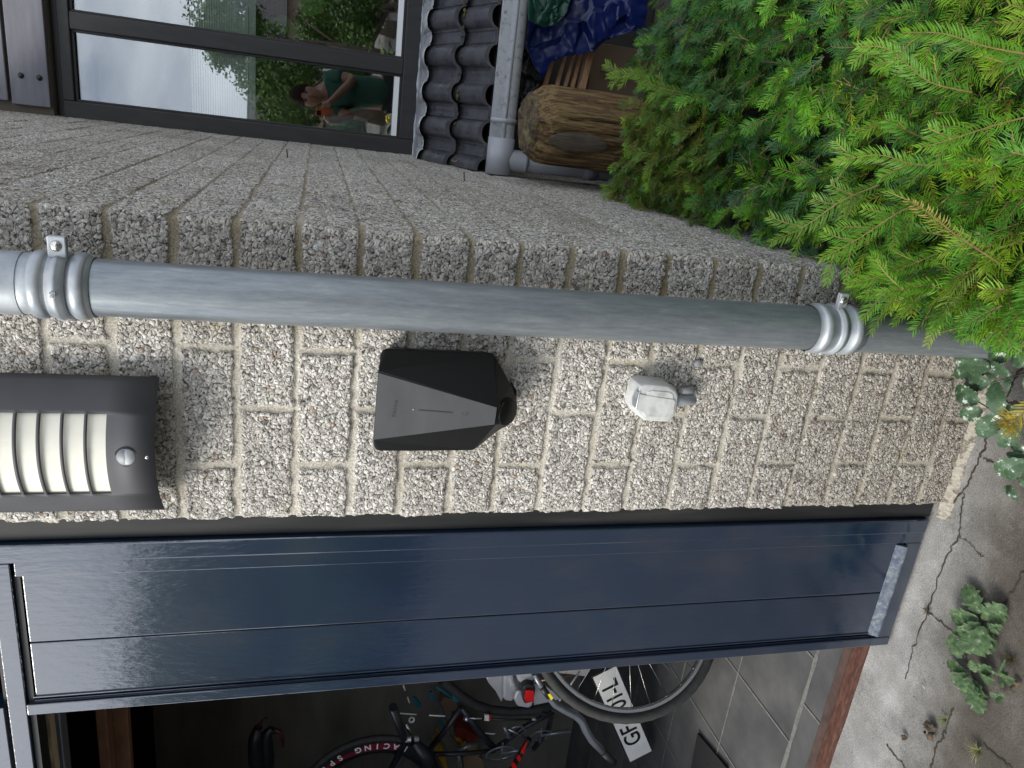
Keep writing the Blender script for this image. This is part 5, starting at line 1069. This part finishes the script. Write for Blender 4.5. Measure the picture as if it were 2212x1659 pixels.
# number plate and tow carrier
car_ = thing('bike_carrier', tuple(z5(400, 480, 1.15) * np.array([1, 1, 0])), 'silver grey folded bicycle carrier with a red tail lamp among the bikes', 'bike carrier')
def panel(pts_, Y, dep, m, name, parent, bev=.003):
    mb = MB(); mb.prism([z5(a_, b_, Y) for a_, b_ in pts_], (0, dep, 0)); return mb.build(name, m, parent, bevel=bev)
panel([(35, 300), (60, 350), (130, 430), (185, 535), (205, 480), (180, 400), (190, 270), (60, 275)], 1.16, .10, M_SILV, 'housing', car_, .006)
panel([(200, 240), (195, 480), (215, 520), (290, 530), (325, 470), (320, 400), (300, 250)], 1.12, .12, M_SILV, 'housing', car_, .012)
panel([(315, 230), (345, 330), (400, 365), (510, 320), (480, 230)], 1.05, .14, M_SILV, 'lamp_housing', car_, .010)
lh = panel([(300, 500), (340, 575), (450, 592), (485, 565), (500, 500), (420, 420), (330, 420)], 1.06, .12, M_SILV, 'lamp_housing', car_, .010)
lb = panel([(385, 400), (400, 370), (440, 352), (500, 365), (515, 400), (500, 525), (410, 548), (395, 520)], 1.02, .05, M_BLKP, 'tail_lamp', car_, .006)
panel([(418, 425), (440, 415), (500, 420), (503, 520), (425, 537), (410, 500)], 1.008, .014, M_REDL, 'lamp_lens', lb, .004)
panel([(500, 350), (620, 380), (690, 430), (760, 500), (640, 530), (500, 558)], 1.12, .02, M_SILV, 'side_panel', car_)
panel([(600, 190), (1050, 150), (1038, 215), (1000, 282), (880, 262), (650, 238)], 1.10, .02, mat('pale_pink_panel', (.42, .38, .37), .5), 'cover_panel', car_)
mb = MB(); mb.tube([z5(505, 325, 1.0), z5(700, 300, 1.0), z5(860, 268, 1.02)], .004, 8); mb.build('rod', mat('brass_rod', (.45, .26, .14), .4, .6), car_)
mb = MB(); mb.tube([z5(x, y, .80) for x, y in ((500, 250), (560, 360), (640, 480), (700, 550), (790, 600), (900, 655), (960, 710), (1000, 800), (1060, 900), (1180, 1020))], [.010, .011, .011, .013, .015, .016, .016, .0155, .015, .015], 14); arm = mb.build('folding_arm', M_STEEL, car_)
mb = MB(); mb.tube([z5(1165, 1005, .80), z5(1240, 1080, .80), z5(1270, 1105, .80)], [.018, .018, .017], 14); mb.build('black_sleeve', M_BLKP, arm)
mb = MB(); mb.tube([z5(575, 380, .795), z5(640, 475, .795)], .0125, 12); mb.build('black_sleeve', M_BLKP, arm)
mb = MB(); mb.prism([z5(x, y, .782) for x, y in ((630, 455), (655, 445), (686, 490), (664, 510))], (0, .003, 0)); mb.build('yellow_label', mat('yellow_label', (.75, .62, .02), .5), arm)
mb = MB(); mb.tube([z5(745, 515, .83), z5(940, 230, .84)], .004, 6); mb.build('strut', M_SILV, car_)
PLY = .98
plt = thing('number_plate', tuple(z5(1400, 700, PLY)), 'white number plate with black characters slanting behind the bicycle wheel', 'number plate')
PL0 = z5(1535, 1055, PLY); PLd = z5(1165, 195, PLY) - PL0; PLd /= np.linalg.norm(PLd); PLu = z5(1300, 700, PLY) - z5(1480, 640, PLY); PLu -= PLd * (PLu @ PLd); PLu /= np.linalg.norm(PLu)
pw = np.linalg.norm(z5(1425, 1085, PLY) - z5(1650, 1035, PLY)) / 2 * .97; pl_ = pw * 2 * 5.1
mb = MB(); c4 = [PL0 - PLu * pw, PL0 + PLd * pl_ - PLu * pw, PL0 + PLd * pl_ + PLu * pw, PL0 + PLu * pw]; mb.prism(c4, (0, .004, 0)); mb.build('plate', M_PLATE, plt, bevel=.002)
mb = MB(); e_ = .006; c4b = [PL0 - PLd * e_ - PLu * (pw + e_), PL0 + PLd * (pl_ + e_) - PLu * (pw + e_), PL0 + PLd * (pl_ + e_) + PLu * (pw + e_), PL0 - PLd * e_ + PLu * (pw + e_)]; mb.prism([p + np.array([0, .005, 0]) for p in c4b], (0, .006, 0)); mb.build('plate_holder', M_BLKP, plt, bevel=.002)
for s_, tt_ in (('G', .23), ('F', .345), ('0', .63), ('1', .72), ('-', .785), ('L', .86)):
    q = PL0 + PLd * pl_ * tt_ + np.array([0, -.0012, 0]); put_text('plate_character', s_, pw * 1.95, q, PLd, PLu, M_INK, plt, bold=.0010, ext=.0005)
# hanging racing bike
rb = thing('racing_bicycle', tuple(z7(1800, 1300, 1.25)), 'black racing bicycle hung high in the dark with a red lettered deep rim wheel', 'bicycle')
cw = z7(1790, 1345, 1.25); dpt = (cw - CAM) @ (-R[2]); Rw = 159 * dpt / FPX * 1.0
wheel(rb, cw, (0, 1, 0), Rw, .014, 20, M_RIMB, .011, Rw * .21)
mb = MB(); K = 60
for k in range(K):
    a0 = -.45 + 2.0 * k / K; a1 = -.45 + 2.0 * (k + 1) / K; f_ = lambda a_, r_: (cw[0] + math.cos(a_) * r_, cw[1] - .0125, cw[2] + math.sin(a_) * r_); mb.poly([f_(a0, Rw * .80), f_(a1, Rw * .80), f_(a1, Rw * (.865 if a0 > .15 else .91)), f_(a0, Rw * (.865 if a0 > .15 else .91))])
mb.build('red_decal', M_RED, rb)
txt = 'RACING SPEED'
for i, ch in enumerate(txt):
    if ch == ' ': continue
    a_ = math.radians(-26 + i * 8.3); q = np.array([cw[0] + math.cos(a_) * Rw * .865, cw[1] - .0135, cw[2] + math.sin(a_) * Rw * .865]); put_text('rim_lettering', ch, Rw * .12, q, (-math.sin(a_), 0, math.cos(a_)), (-math.cos(a_), 0, -math.sin(a_)), M_WHITE, rb, bold=.001)
mb = MB(); mb.tube([cw + np.array([0, -.05, 0]), z7(2200, 700, 1.22), z4(150, 900, PLY)], [.012, .016, .018], 10); mb.tube([z4(400, 1330, 1.2), z4(560, 1500, 1.2), z4(640, 1800, 1.2)], [.02, .035, .04], 10); mb.build('fork', M_RIMB, rb)
mb = MB(); mb.tube([z7(400, 1150, 1.3), z7(340, 900, 1.3), z7(330, 650, 1.3), z7(370, 520, 1.3)], [.03, .035, .028, .018], 12); mb.tube([z7(480, 1150, 1.32), z7(480, 850, 1.32), z7(470, 600, 1.32), z7(520, 550, 1.32), z7(600, 560, 1.32)], [.03, .032, .022, .018, .012], 12); hb = mb.build('handlebar', M_RIMB, rb)
mb = MB(); mb.tube([z7(370, 510, 1.29), z7(430, 440, 1.29), z7(475, 400, 1.29)], [.008, .007, .006], 8); mb.tube([z7(560, 540, 1.3), z7(640, 570, 1.3), z7(675, 640, 1.3), z7(680, 760, 1.3)], [.008, .009, .008, .005], 8); mb.build('brake_lever', mat('dark_maroon', (.05, .008, .01), .5), hb)
mb = MB(); mb.tube([z4(300, 1105, 1.18), z4(345, 1170, 1.18), z4(385, 1240, 1.18), z4(400, 1325, 1.18)], [.007, .009, .008, .009], 10); mb.build('quick_release', M_BOLT, rb)
mb = MB(); mb.tube([z4(300, 1300, 1.19), z4(470, 1290, 1.19)], .012, 8); mb.build('hub_axle', M_SILV, rb)
mb = MB(); mb.tube([z4(240, 975, 1.2), z4(440, 990, 1.2)], .0028, 6); mb.tube([z4(600, 1000, 1.2), z4(800, 1010, 1.2)], .0028, 6); mb.tube([z4(275, 620, 1.2), z4(300, 690, 1.2)], .003, 6); mb.tube([z4(330, 775, 1.2), z4(355, 845, 1.2)], .003, 6); mb.build('cable', M_WHITE, rb)
mb = MB(); rc_ = z4(380, 1050, 1.19); mb.lathe(rc_, (.2, -1, 0), [(0, .007), (.006, .008), (.008, .014), (0, .0145), (0, .007)], 20); mb.build('washer', M_SILV, rb)
# tools
def tool(name, label, cat, parts):
    t_ = thing(name, tuple(z4(*parts[0][1][0], parts[0][3])), label, cat)
    for (nm_, pts_, kind_, Y, arg, m) in parts:
        mb = MB()
        if kind_ == 'p': mb.prism([z4(a_, b_, Y) for a_, b_ in pts_], (0, arg, 0)); mb.build(nm_, m, t_, bevel=.002)
        else: mb.tube([z4(a_, b_, Y) for a_, b_ in pts_], arg, 10); mb.build(nm_, m, t_)
    return t_
tool('bar_clamp', 'teal and black bar clamp hanging in the dark garage', 'clamp', [('clamp_bar', [(680, 640), (900, 780)], 't', 1.5, .007, M_TEAL), ('clamp_head', [(890, 770), (930, 750), (995, 800), (950, 855), (890, 815)], 'p', 1.48, .03, M_TEAL)])
tool('spring_clamp', 'dull teal spring clamp left of the bar clamp', 'clamp', [('jaw', [(400, 800), (430, 790), (505, 880), (470, 920), (420, 880)], 'p', 1.5, .02, M_TEAL), ('handle', [(600, 725), (655, 715), (660, 840), (645, 850)], 'p', 1.52, .02, M_TEAL)])
tool('paint_brush', 'teal handled brush hanging above the yellow tools', 'brush', [('handle', [(720, 1030), (755, 1030), (790, 1150), (750, 1172)], 'p', 1.5, .015, M_TEAL)])
tool('garden_tool', 'long yellow handled tool with a grey head in the garage', 'garden tool', [('handle', [(640, 1290), (690, 1290), (770, 1420), (840, 1700), (740, 1700), (660, 1400)], 'p', 1.5, .03, M_YEL), ('tool_head', [(610, 1260), (690, 1240), (800, 1400), (830, 1450), (770, 1420), (690, 1300)], 'p', 1.53, .02, M_STEEL), ('tip', [(685, 1180), (700, 1150), (740, 1225), (700, 1230)], 'p', 1.5, .02, M_YEL), ('tip', [(775, 1050), (800, 1090), (860, 1240), (845, 1250)], 'p', 1.5, .02, M_YEL)])
bx = tool('cardboard_box', 'dark red box with a yellow lettered label on the garage shelf', 'box', [('box_side', [(930, 1160), (1030, 1160), (1210, 1275), (1150, 1345), (930, 1290)], 'p', 1.6, .12, M_REDBX), ('yellow_band', [(930, 1278), (990, 1290), (1065, 1350), (1000, 1385), (930, 1340)], 'p', 1.594, .01, M_YEL), ('yellow_band', [(1080, 1430), (1180, 1420), (1250, 1470), (1230, 1510), (1150, 1500)], 'p', 1.6, .05, M_YEL)])
put_text('box_lettering', 'CH', .032, z4(1010, 1330, 1.592), z4(1060, 1290, 1.592) - z4(960, 1350, 1.592), (0, 0, 1), M_INK, bx, bold=.001)
tool('brown_paper_sack', 'brown paper sack standing low among the dark garage things', 'sack', [('sack', [(1040, 1470), (1200, 1500), (1270, 1560), (1280, 1700), (1040, 1700), (1020, 1560)], 'p', 1.62, .1, M_CARD), ('sack_fold', [(780, 780), (900, 800), (960, 880), (900, 940), (780, 930), (730, 860)], 'p', 1.66, .06, M_CARD)])
tool('grey_hose', 'bent grey pipe between the red box and the sack', 'pipe', [('hose', [(960, 1440), (1060, 1390), (1200, 1370)], 't', 1.5, .013, M_STEEL), ('hose_end', [(960, 1460), (980, 1580), (1010, 1700)], 't', 1.5, .011, M_STEEL)])
tool('shock_pump', 'slim black hand pump with silver gauge and small white and red label', 'pump', [('pump_tube', [(1250, 1045), (1600, 1055), (1900, 1052)], 't', 1.3, .005, M_BLKP), ('gauge', [(1030, 1040), (1060, 1042), (1095, 1042)], 't', 1.3, [.008, .016, .008], M_RIM), ('hose', [(1095, 1035), (1200, 1040), (1280, 1042)], 't', 1.3, .003, M_SILV), ('white_label', [(1290, 1000), (1345, 1002), (1345, 1075), (1290, 1073)], 'p', 1.288, .01, M_WHITE), ('red_label', [(1346, 1003), (1368, 1004), (1368, 1076), (1346, 1075)], 'p', 1.288, .01, M_REDB), ('pump_tip', [(1880, 1050), (1925, 1050)], 't', 1.295, .007, M_SILV)])
tool('spare_tyre', 'plain black bicycle tyre hanging behind the silver carrier', 'tyre', [('tyre', [(760, 560), (1000, 760), (1150, 860), (1350, 930), (1600, 960), (1900, 940), (2140, 850)], 't', 1.35, .022, M_TYRE)])
st = tool('striped_pole', 'black pole with slanting red stripes leaning at the bottom of the garage view', 'pole', [('pole', [(1845, 1290), (1740, 1470), (1600, 1720)], 't', 1.25, .014, M_BLKP)])
for q in (((1812, 1330), (1820, 1330), (1778, 1495), (1740, 1450)), ((1685, 1530), (1715, 1490), (1750, 1545), (1720, 1585)), ((1618, 1620), (1652, 1578), (1692, 1640), (1650, 1680))):
    mb = MB(); mb.prism([z4(a_, b_, 1.232) for a_, b_ in q], (0, .004, 0)); mb.build('red_stripe', M_REDB, st)
tool('chain_ring_tool', 'grey metal bracket and rods lying under the hand pump', 'bracket', [('rod', [(1530, 1140), (1600, 1280)], 't', 1.32, .008, M_STEEL), ('rod', [(1580, 1170), (1700, 1230), (1835, 1300)], 't', 1.34, .005, M_RIM), ('ring', [(1600, 1180), (1660, 1145), (1750, 1135), (1800, 1190), (1740, 1240)], 't', 1.35, .005, M_STEEL), ('bracket', [(1560, 1270), (1620, 1265), (1630, 1290), (1560, 1290)], 'p', 1.33, .01, M_STEEL), ('blade', [(1290, 1220), (1430, 1232), (1400, 1245), (1310, 1236)], 'p', 1.33, .004, M_SILV)])
mb = MB(); mb.box(-4.6, -.6, 1.9, 1.93, -.01, 2.3); tag(mb.build('tool_board', M_GARW), 'dark wooden tool board at the back of the garage', 'tool board')

# ------------------------------------------------------------------ across the street: only seen in the glass and the paint
def rfl(px, py, Y):
    d = ray(px, py); tr_ = (YW + .038 - CAM[1]) + (YW + .038 - Y); p = CAM + d * (tr_ / d[1]); return np.array([p[0], Y, p[2]])
def rdoor(px, py, Y):
    d = ray(px, py); tr_ = (DY - CAM[1]) + (DY - Y); p = CAM + d * (tr_ / d[1]); return np.array([p[0], Y, p[2]])
M_BRICKF = mat('pale_brick', (.34, .24, .19), .85, 0, [(.6, (.42, .31, .25))], 3)
M_ROOFF = mat('dark_roof_tiles', (.05, .045, .045), .8, 0, [(.6, (.08, .07, .07))], 4)
M_BARK = mat('tree_bark', (.10, .075, .05), .9, 0, [(.6, (.18, .14, .10))], 9, bump=1, bscale=30, bdist=.02)
M_CROWN = mat('tree_leaves', (.045, .095, .02), .6, 0, [(.5, (.085, .16, .03)), (.66, (.15, .24, .04))], 2.2, 4)
M_CROWN2 = mat('light_leaves', (.07, .13, .02), .6, 0, [(.5, (.11, .19, .03)), (.66, (.16, .25, .04))], 2.5, 4)
def bungalow(x0, x1, y, h, label):
    b_ = thing('bungalow', ((x0 + x1) / 2, y, 0), label, 'house', 'houses across the street')
    mb = MB(); mb.box(x0, x1, y - 8, y, 0, h); mb.build('wall', M_BRICKF, b_)
    mb = MB(); mb.prism([(x0 - .4, y + .4, h), (x0 - .4, y - 8.4, h), (x0 - .4, y - 4, h + 1.5)], (x1 - x0 + .8, 0, 0)); mb.build('roof', M_ROOFF, b_)
    n_ = int((x1 - x0) / 3)
    for k in range(n_):
        xc = x0 + (k + .5) * (x1 - x0) / n_
        mb = MB(); mb.box(xc - .8, xc + .8, y + .002, y + .06, .8, h - .4); w_ = mb.build('window', M_WHITE, b_); mb = MB(); mb.box(xc - .72, xc + .72, y + .05, y + .075, .88, h - .48); mb.build('pane', mat('house_pane', (.03, .035, .04), .1), w_)
bungalow(-24, -8, -24, 2.7, 'low pale brick house across the street to the left')
bungalow(-3, 14, -22, 2.7, 'low pale brick house across the street facing the window')
def crown_mesh(seed, n_, rx, rz, leaf, m):
    rg = np.random.default_rng(seed); nb = 26; bc = rg.normal(0, 1, (nb, 3)); bc /= np.linalg.norm(bc, axis=1)[:, None]; bc *= rg.uniform(.25, .85, nb)[:, None]; br = rg.uniform(.20, .42, nb)
    k = rg.integers(0, nb, n_); v = rg.normal(0, 1, (n_, 3)); v /= np.linalg.norm(v, axis=1)[:, None]; p = (bc[k] + v * (br[k] * rg.uniform(.3, 1.0, n_) ** .7 * rg.uniform(.8, 1.45, n_))[:, None]) * np.array([rx, rx, rz])
    a_ = rg.normal(0, 1, (n_, 3)); a_ /= np.linalg.norm(a_, axis=1)[:, None]; b_ = np.cross(a_, rg.normal(0, 1, (n_, 3))); b_ /= np.linalg.norm(b_, axis=1)[:, None]; s_ = leaf * rg.uniform(.6, 1.3, n_)[:, None]
    V_ = np.stack([p - a_ * s_, p + b_ * s_ * .6, p + a_ * s_, p - b_ * s_ * .6], 1).reshape(-1, 3); return npmesh('crown', V_, np.arange(n_ * 4).reshape(-1, 4))
cm = [crown_mesh(1, 9000, 1.9, 1.6, .09, None), crown_mesh(2, 9000, 1.6, 2.0, .09, None), crown_mesh(3, 5000, .75, .65, .045, None)]
def tree(x, y, h, ci, sc, label, m=M_CROWN, name='street_tree', grp='trees across the street'):
    t_ = thing(name, (x, y, 0), label, 'tree' if name == 'street_tree' else 'shrub', grp)
    mb = MB(); mb.tube([(x, y, 0), (x + .05, y, h * .4), (x - .05, y + .05, h * .8)], [.16 * sc, .11 * sc, .04 * sc], 10)
    for k in range(4): a_ = k * 1.7; mb.tube([(x, y, h * (.35 + .1 * k)), (x + math.cos(a_) * .9 * sc, y + math.sin(a_) * .9 * sc, h * (.6 + .1 * k))], [.06 * sc, .015], 6)
    mb.build('trunk', M_BARK, t_)
    me = cm[ci].copy(); me.transform(Matrix.Translation((x, y, h)) @ Matrix.Diagonal((sc, sc, sc, 1))); link('crown', me, t_, [m])
p = rfl(500, 95, -9.5); tree(p[0] + .2, -9.5, p[2] + .05, 0, .44, 'young street tree whose branches show against the sky in the window glass')
p = rfl(615, 150, -15); tree(p[0], -15, p[2], 1, .62, 'bushy tree beside the far pale brick house')
p = rfl(600, 195, -13); tree(p[0] - .3, -13, max(p[2] - .3, 1.2), 2, 1.4, 'light green garden shrub across the street', M_CROWN2, 'garden_shrub', 'shrubs across the street')
p = rfl(680, 40, -7); tree(p[0] + .3, -7, 1.0, 2, .8, 'dark green round shrub reflected in the upper window pane', M_CROWN, 'garden_shrub', 'shrubs across the street')
p = rfl(640, 90, -11); tree(p[0] + .5, -11, 1.5, 2, 1.1, 'broad green shrub in the garden opposite', M_CROWN2, 'garden_shrub', 'shrubs across the street')
for i, (px, py, Y, ci, sc) in enumerate(((470, 1230, -12, 0, 1.15), (480, 1330, -13, 1, 1.2), (500, 1430, -12.5, 0, 1.25), (480, 1530, -14, 1, 1.3))):
    p = rdoor(px, py, Y); tree(p[0], Y, p[2] - .2, ci, sc, ('round crowned street tree nearest the driveway', 'tall narrow street tree second from the driveway', 'wide street tree third from the driveway', 'farthest tall street tree down the street')[i])
for i, (px, py, Y) in enumerate(((620, 1250, -10), (640, 1400, -10.5), (620, 1520, -11), (640, 1150, -9))):
    p = rdoor(px, py, Y); tree(p[0], Y, .9, 2, 1.8, ('dark shrub bed bush opposite the door, nearest', 'dark shrub bed bush, middle one opposite the door', 'dark shrub bed bush, far end opposite the door', 'low bush opposite the wall lamp')[i], M_CROWN, 'garden_shrub', 'shrubs across the street')
for i, (X_, Y_, S_, M_, w_) in enumerate(((1.2, -13, 1.0, 0, 'first'), (2.6, -14, 1.4, 1, 'second'), (4.4, -13.5, 1.2, 0, 'third'), (6.2, -15, 1.7, 1, 'fourth'), (8.2, -14, 1.4, 0, 'fifth'), (-.8, -14.5, 1.2, 1, 'sixth'))):
    tree(X_, Y_, .8, 2, S_, w_ + ' shrub of the low bushy row before the far house', (M_CROWN, M_CROWN2)[M_], 'garden_shrub', 'shrubs across the street')
# yellow flowers in the strip by the street
for i, (px, py, Y) in enumerate(((835, 120, -3.6), (850, 175, -3.8), (838, 258, -3.2))):
    p = rfl(px, py, Y); f_ = thing('yellow_flower_plant', (p[0], Y, 0), ('yellow flowering plant reflected at the upper right of the man', 'yellow flowering plant reflected close beside the shorts of the man', 'yellow flowering plant reflected at the low left of the man')[i], 'flower', 'yellow flowers in the front garden')
    mb = MB()
    for k in range(16): a_ = RNG.uniform(0, 6.28); q = np.array([p[0], Y, max(p[2], .3)]) + np.array([math.cos(a_) * .10, math.sin(a_) * .1, RNG.uniform(-.12, .04)]); blade(mb, q, q + np.array([math.cos(a_), math.sin(a_), .5]) * .10, .5)
    mb.tube([(p[0], Y, 0), (p[0], Y, max(p[2], .3))], .008, 6); mb.build('leaves', M_CROWN2, f_)
    mb = MB()
    for k in range(5): q = np.array([p[0], Y + .05, max(p[2], .3)]) + RNG.normal(0, .045, 3); mb.ico(q, .026, 1, (1, 1, .5), .006)
    mb.build('blossom', M_YELF, f_)

# ------------------------------------------------------------------ the man with the phone (reflected in the window)
M_SKIN = mat('skin', (.25, .125, .08), .55, 0, [(.7, (.29, .15, .10))], 9)
M_HAIR = mat('brown_hair', (.022, .012, .008), .95, 0, bump=1, bscale=80, bdist=.01, spec=.05)
M_SHIRT = mat('green_tshirt', (.018, .075, .047), .85, 0, bump=.7, bscale=9, bdist=.03)
M_SHORT = mat('black_shorts', (.012, .012, .013), .8, 0, bump=.5, bscale=12, bdist=.02)
M_ORANGE = mat('orange_phone', (.55, .12, .03), .4)
def skin(name, verts, edges, radii, m, parent, sub=2, root=0):
    me = bpy.data.meshes.new(name); me.from_pydata([tuple(map(float, v)) for v in verts], edges, []); o = link(name, me, parent, [m])
    s_ = o.modifiers.new('skin', 'SKIN'); 
    if not me.skin_vertices: me.attributes  # layer is made by the modifier below
    bm_ = bmesh.new(); bm_.from_mesh(me); ly = bm_.verts.layers.skin.verify(); bm_.verts.ensure_lookup_table()
    for i, v in enumerate(bm_.verts):
        r_ = radii[i]; v[ly].radius = (r_, r_) if not hasattr(r_, '__len__') else r_; v[ly].use_root = (i == root)
    bm_.to_mesh(me); bm_.free(); s_.use_smooth_shade = True
    u_ = o.modifiers.new('sub', 'SUBSURF'); u_.levels = sub; u_.render_levels = sub; return o
def pr_(px, py, Y): return rfl(px, py, Y)
BY = -1.72
chest = pr_(735, 200, BY); neck = pr_(697, 208, BY + .06); headb = pr_(690, 209, BY + .10); headc = pr_(662, 208, BY + .14); hips = pr_(835, 200, BY - .03)
shR, shL = pr_(712, 166, BY), pr_(716, 240, BY); elR, elL = pr_(768, 172, -1.56), pr_(762, 250, -1.56)
wrR, wrL = np.array([.085, -1.405, 1.47]), np.array([-.085, -1.415, 1.46])
haR, haL = np.array([.062, -1.372, 1.505]), np.array([-.052, -1.372, 1.490])
hip = hips; kR, kL = hip + np.array([.12, .03, -.47]), hip + np.array([-.10, .05, -.47]); fR, fL = np.array([kR[0] + .02, kR[1] - .03, .09]), np.array([kL[0] - .02, kL[1] - .03, .09])
man = thing('person', (float(hip[0]), BY, 0), 'person in a green t-shirt and black shorts holding an orange phone, reflected in the window', 'person')
Vb = [hip, chest * .5 + hip * .5, chest, neck, headb, shR, elR, wrR, haR, shL, elL, wrL, haL, hip + np.array([.10, 0, -.04]), kR, fR, fR + np.array([.02, .17, -.05]), hip - np.array([.10, 0, .04]), kL, fL, fL + np.array([-.02, .17, -.05])]
Eb = [(0, 1), (1, 2), (2, 3), (3, 4), (2, 5), (5, 6), (6, 7), (7, 8), (2, 9), (9, 10), (10, 11), (11, 12), (0, 13), (13, 14), (14, 15), (15, 16), (0, 17), (17, 18), (18, 19), (19, 20)]
Rb = [(.15, .11), (.145, .105), (.155, .11), .058, .06, .06, .046, .030, (.038, .022), .06, .046, .030, (.038, .022), .088, .056, .042, .035, .088, .056, .042, .035]
def finger(base_i, pts_, r_):
    prev = base_i
    for k, p in enumerate(pts_): Vb.append(np.array(p)); Rb.append(r_ * (1 - .12 * k)); Eb.append((prev, len(Vb) - 1)); prev = len(Vb) - 1
for sg, hi, h_ in ((1, 8, haR), (-1, 12, haL)):
    for k in range(4): z_ = h_[2] + .020 - .019 * k; l_ = (.92, 1, .95, .8)[k]; finger(hi, [(h_[0] + sg * .004, h_[1] + .022, z_), (h_[0] - sg * .022 * l_, h_[1] + .044, z_ + .003), (h_[0] - sg * .044 * l_, h_[1] + .040, z_ + .002)], .0085)
    finger(hi, [(h_[0] + sg * .002, h_[1] - .014, h_[2] + .020), (h_[0] - sg * .018, h_[1] - .012, h_[2] + .036)], .0098)
skin('body', Vb, Eb, Rb, M_SKIN, man, 2, 0)
mb = MB(); hc = np.array([headc[0], headc[1], headc[2]])
g = bmesh.ops.create_icosphere(mb.bm, subdivisions=4, radius=1)
for v in g['verts']:
    x, y, z = v.co; jaw = max(0, -z); w_ = 1 - .30 * jaw ** 1.5
    v.co = Vector((hc[0] + x * .098 * w_, hc[1] + y * .122 * (1 - .12 * jaw) + .02 * jaw, hc[2] - .015 + z * .150))
    v.co.y += .014 * math.exp(-((x / .12) ** 2 + ((z + .08) / .18) ** 2)) * (y > 0) * 1.8   # nose
    for ex in (-.36, .36): v.co.y -= .010 * math.exp(-(((x - ex) / .16) ** 2 + ((z - .12) / .09) ** 2)) * (y > 0)
head = mb.build('head', M_SKIN, man, smooth=True)
mb = MB()
for ex in (-.036, .036): mb.ico((hc[0] + ex, hc[1] + .108, hc[2] + .004), .010, 2, (1.3, .5, .7))
mb.build('eyes', M_INK, head)
mb = MB(); mb.ico((hc[0], hc[1] + .112, hc[2] - .085), .022, 2, (1.2, .35, .30)); mb.build('mouth', mat('lips', (.30, .10, .08), .5), head)
mb = MB()
for sg in (-1, 1): mb.ico((hc[0] + sg * .098, hc[1] - .005, hc[2] - .005), .030, 2, (.35, .7, 1.05))
mb.build('ears', M_SKIN, head)
mb = MB(); g = bmesh.ops.create_icosphere(mb.bm, subdivisions=4, radius=1)
for v in g['verts']:
    x, y, z = v.co; nz_ = float(fbm(x * 5 + 9, y * 5 + z * 7, 1, 3, 4)); s_ = 1.0 + .16 * (nz_ - .4)
    zz3 = z if (z > .02 or y < .45) else .02
    v.co = Vector((hc[0] + x * .108 * s_, hc[1] - .012 + y * .125 * s_, hc[2] + .012 + (zz3 if z > -.55 else -.55) * .145 * s_))
mb.build('hair', M_HAIR, man, smooth=True)
def sv(a, b, t_): return np.array(a) * (1 - t_) + np.array(b) * t_
skin('tshirt', [hip + np.array([0, .01, -.10]), chest * .5 + hip * .5, chest + np.array([0, 0, .0]), sv(chest, neck, .75), shR, sv(shR, elR, .62), shL, sv(shL, elL, .62)], [(0, 1), (1, 2), (2, 3), (2, 4), (4, 5), (2, 6), (6, 7)], [(.20, .15), (.185, .14), (.19, .135), .075, .085, .082, .085, .082], M_SHIRT, man)
skin('shorts', [hip + np.array([0, 0, -.03]), hip + np.array([.10, 0, -.06]), sv(hip + np.array([.10, 0, -.04]), kR, .8), hip + np.array([-.10, 0, -.06]), sv(hip - np.array([.10, 0, .04]), kL, .8)], [(0, 1), (1, 2), (0, 3), (3, 4)], [(.17, .13), .115, .105, .115, .105], M_SHORT, man)
ph = thing('phone', (0.0, -1.345, 1.52), 'orange smartphone held upright in the hands of the reflected man', 'phone')
mb = MB(); mb.box(-.042, .036, -1.360, -1.351, 1.44, 1.595); mb.build('phone_body', M_ORANGE, ph, bevel=.004)
mb = MB(); mb.box(-.036, .005, -1.3505, -1.3485, 1.548, 1.590); mb.build('camera_plate', M_INK, ph, bevel=.001)

# a second dark bicycle and cables filling the space between the wheel and the carrier
M_DKF = mat('dark_blue_grey_frame', (.030, .034, .042), .35, .2)
ob_ = thing('folded_bicycle', tuple(z4(1300, 1300, 1.45)), 'dark grey bicycle frame with chain ring standing behind the striped pole', 'bicycle')
for nm_, pts_, r_ in (('frame_tube', [(560, 1480), (800, 1180), (1000, 900)], .014), ('frame_tube', [(1000, 900), (1180, 1150), (1420, 1420)], .016), ('frame_tube', [(1420, 1420), (1780, 1150), (2130, 960)], .014), ('frame_tube', [(1850, 900), (2010, 980), (2130, 985), (2080, 1180), (1900, 1420)], .013), ('frame_tube', [(560, 1480), (980, 1480), (1420, 1440)], .012), ('seat_post', [(2010, 980), (1990, 860), (1900, 760)], .010), ('brake_cable', [(620, 640), (760, 900), (860, 1250), (1000, 1400)], .003), ('brake_cable', [(1430, 1440), (1560, 1370), (1680, 1400)], .004)):
    mb = MB(); mb.tube([z4(a_, b_, 1.42) for a_, b_ in pts_], r_, 10); mb.build(nm_, M_DKF, ob_)
for (c_, R_, nm_) in (((1500, 1470), .085, 'chain_ring'), ((1990, 1250), .06, 'sprocket')):
    q = z4(*c_, 1.40); mb = MB(); mb.lathe(q, (-.4, -1, 0), [(0, R_ * .8), (0, R_), (.004, R_), (.004, R_ * .8), (0, R_ * .8)], 40); mb.tube([q - np.array([R_ * .8, 0, 0]), q + np.array([R_ * .8, 0, 0])], .005, 6); mb.tube([q, q + np.array([.03, -.02, -.15])], .008, 8); mb.build(nm_, M_STEEL, ob_)
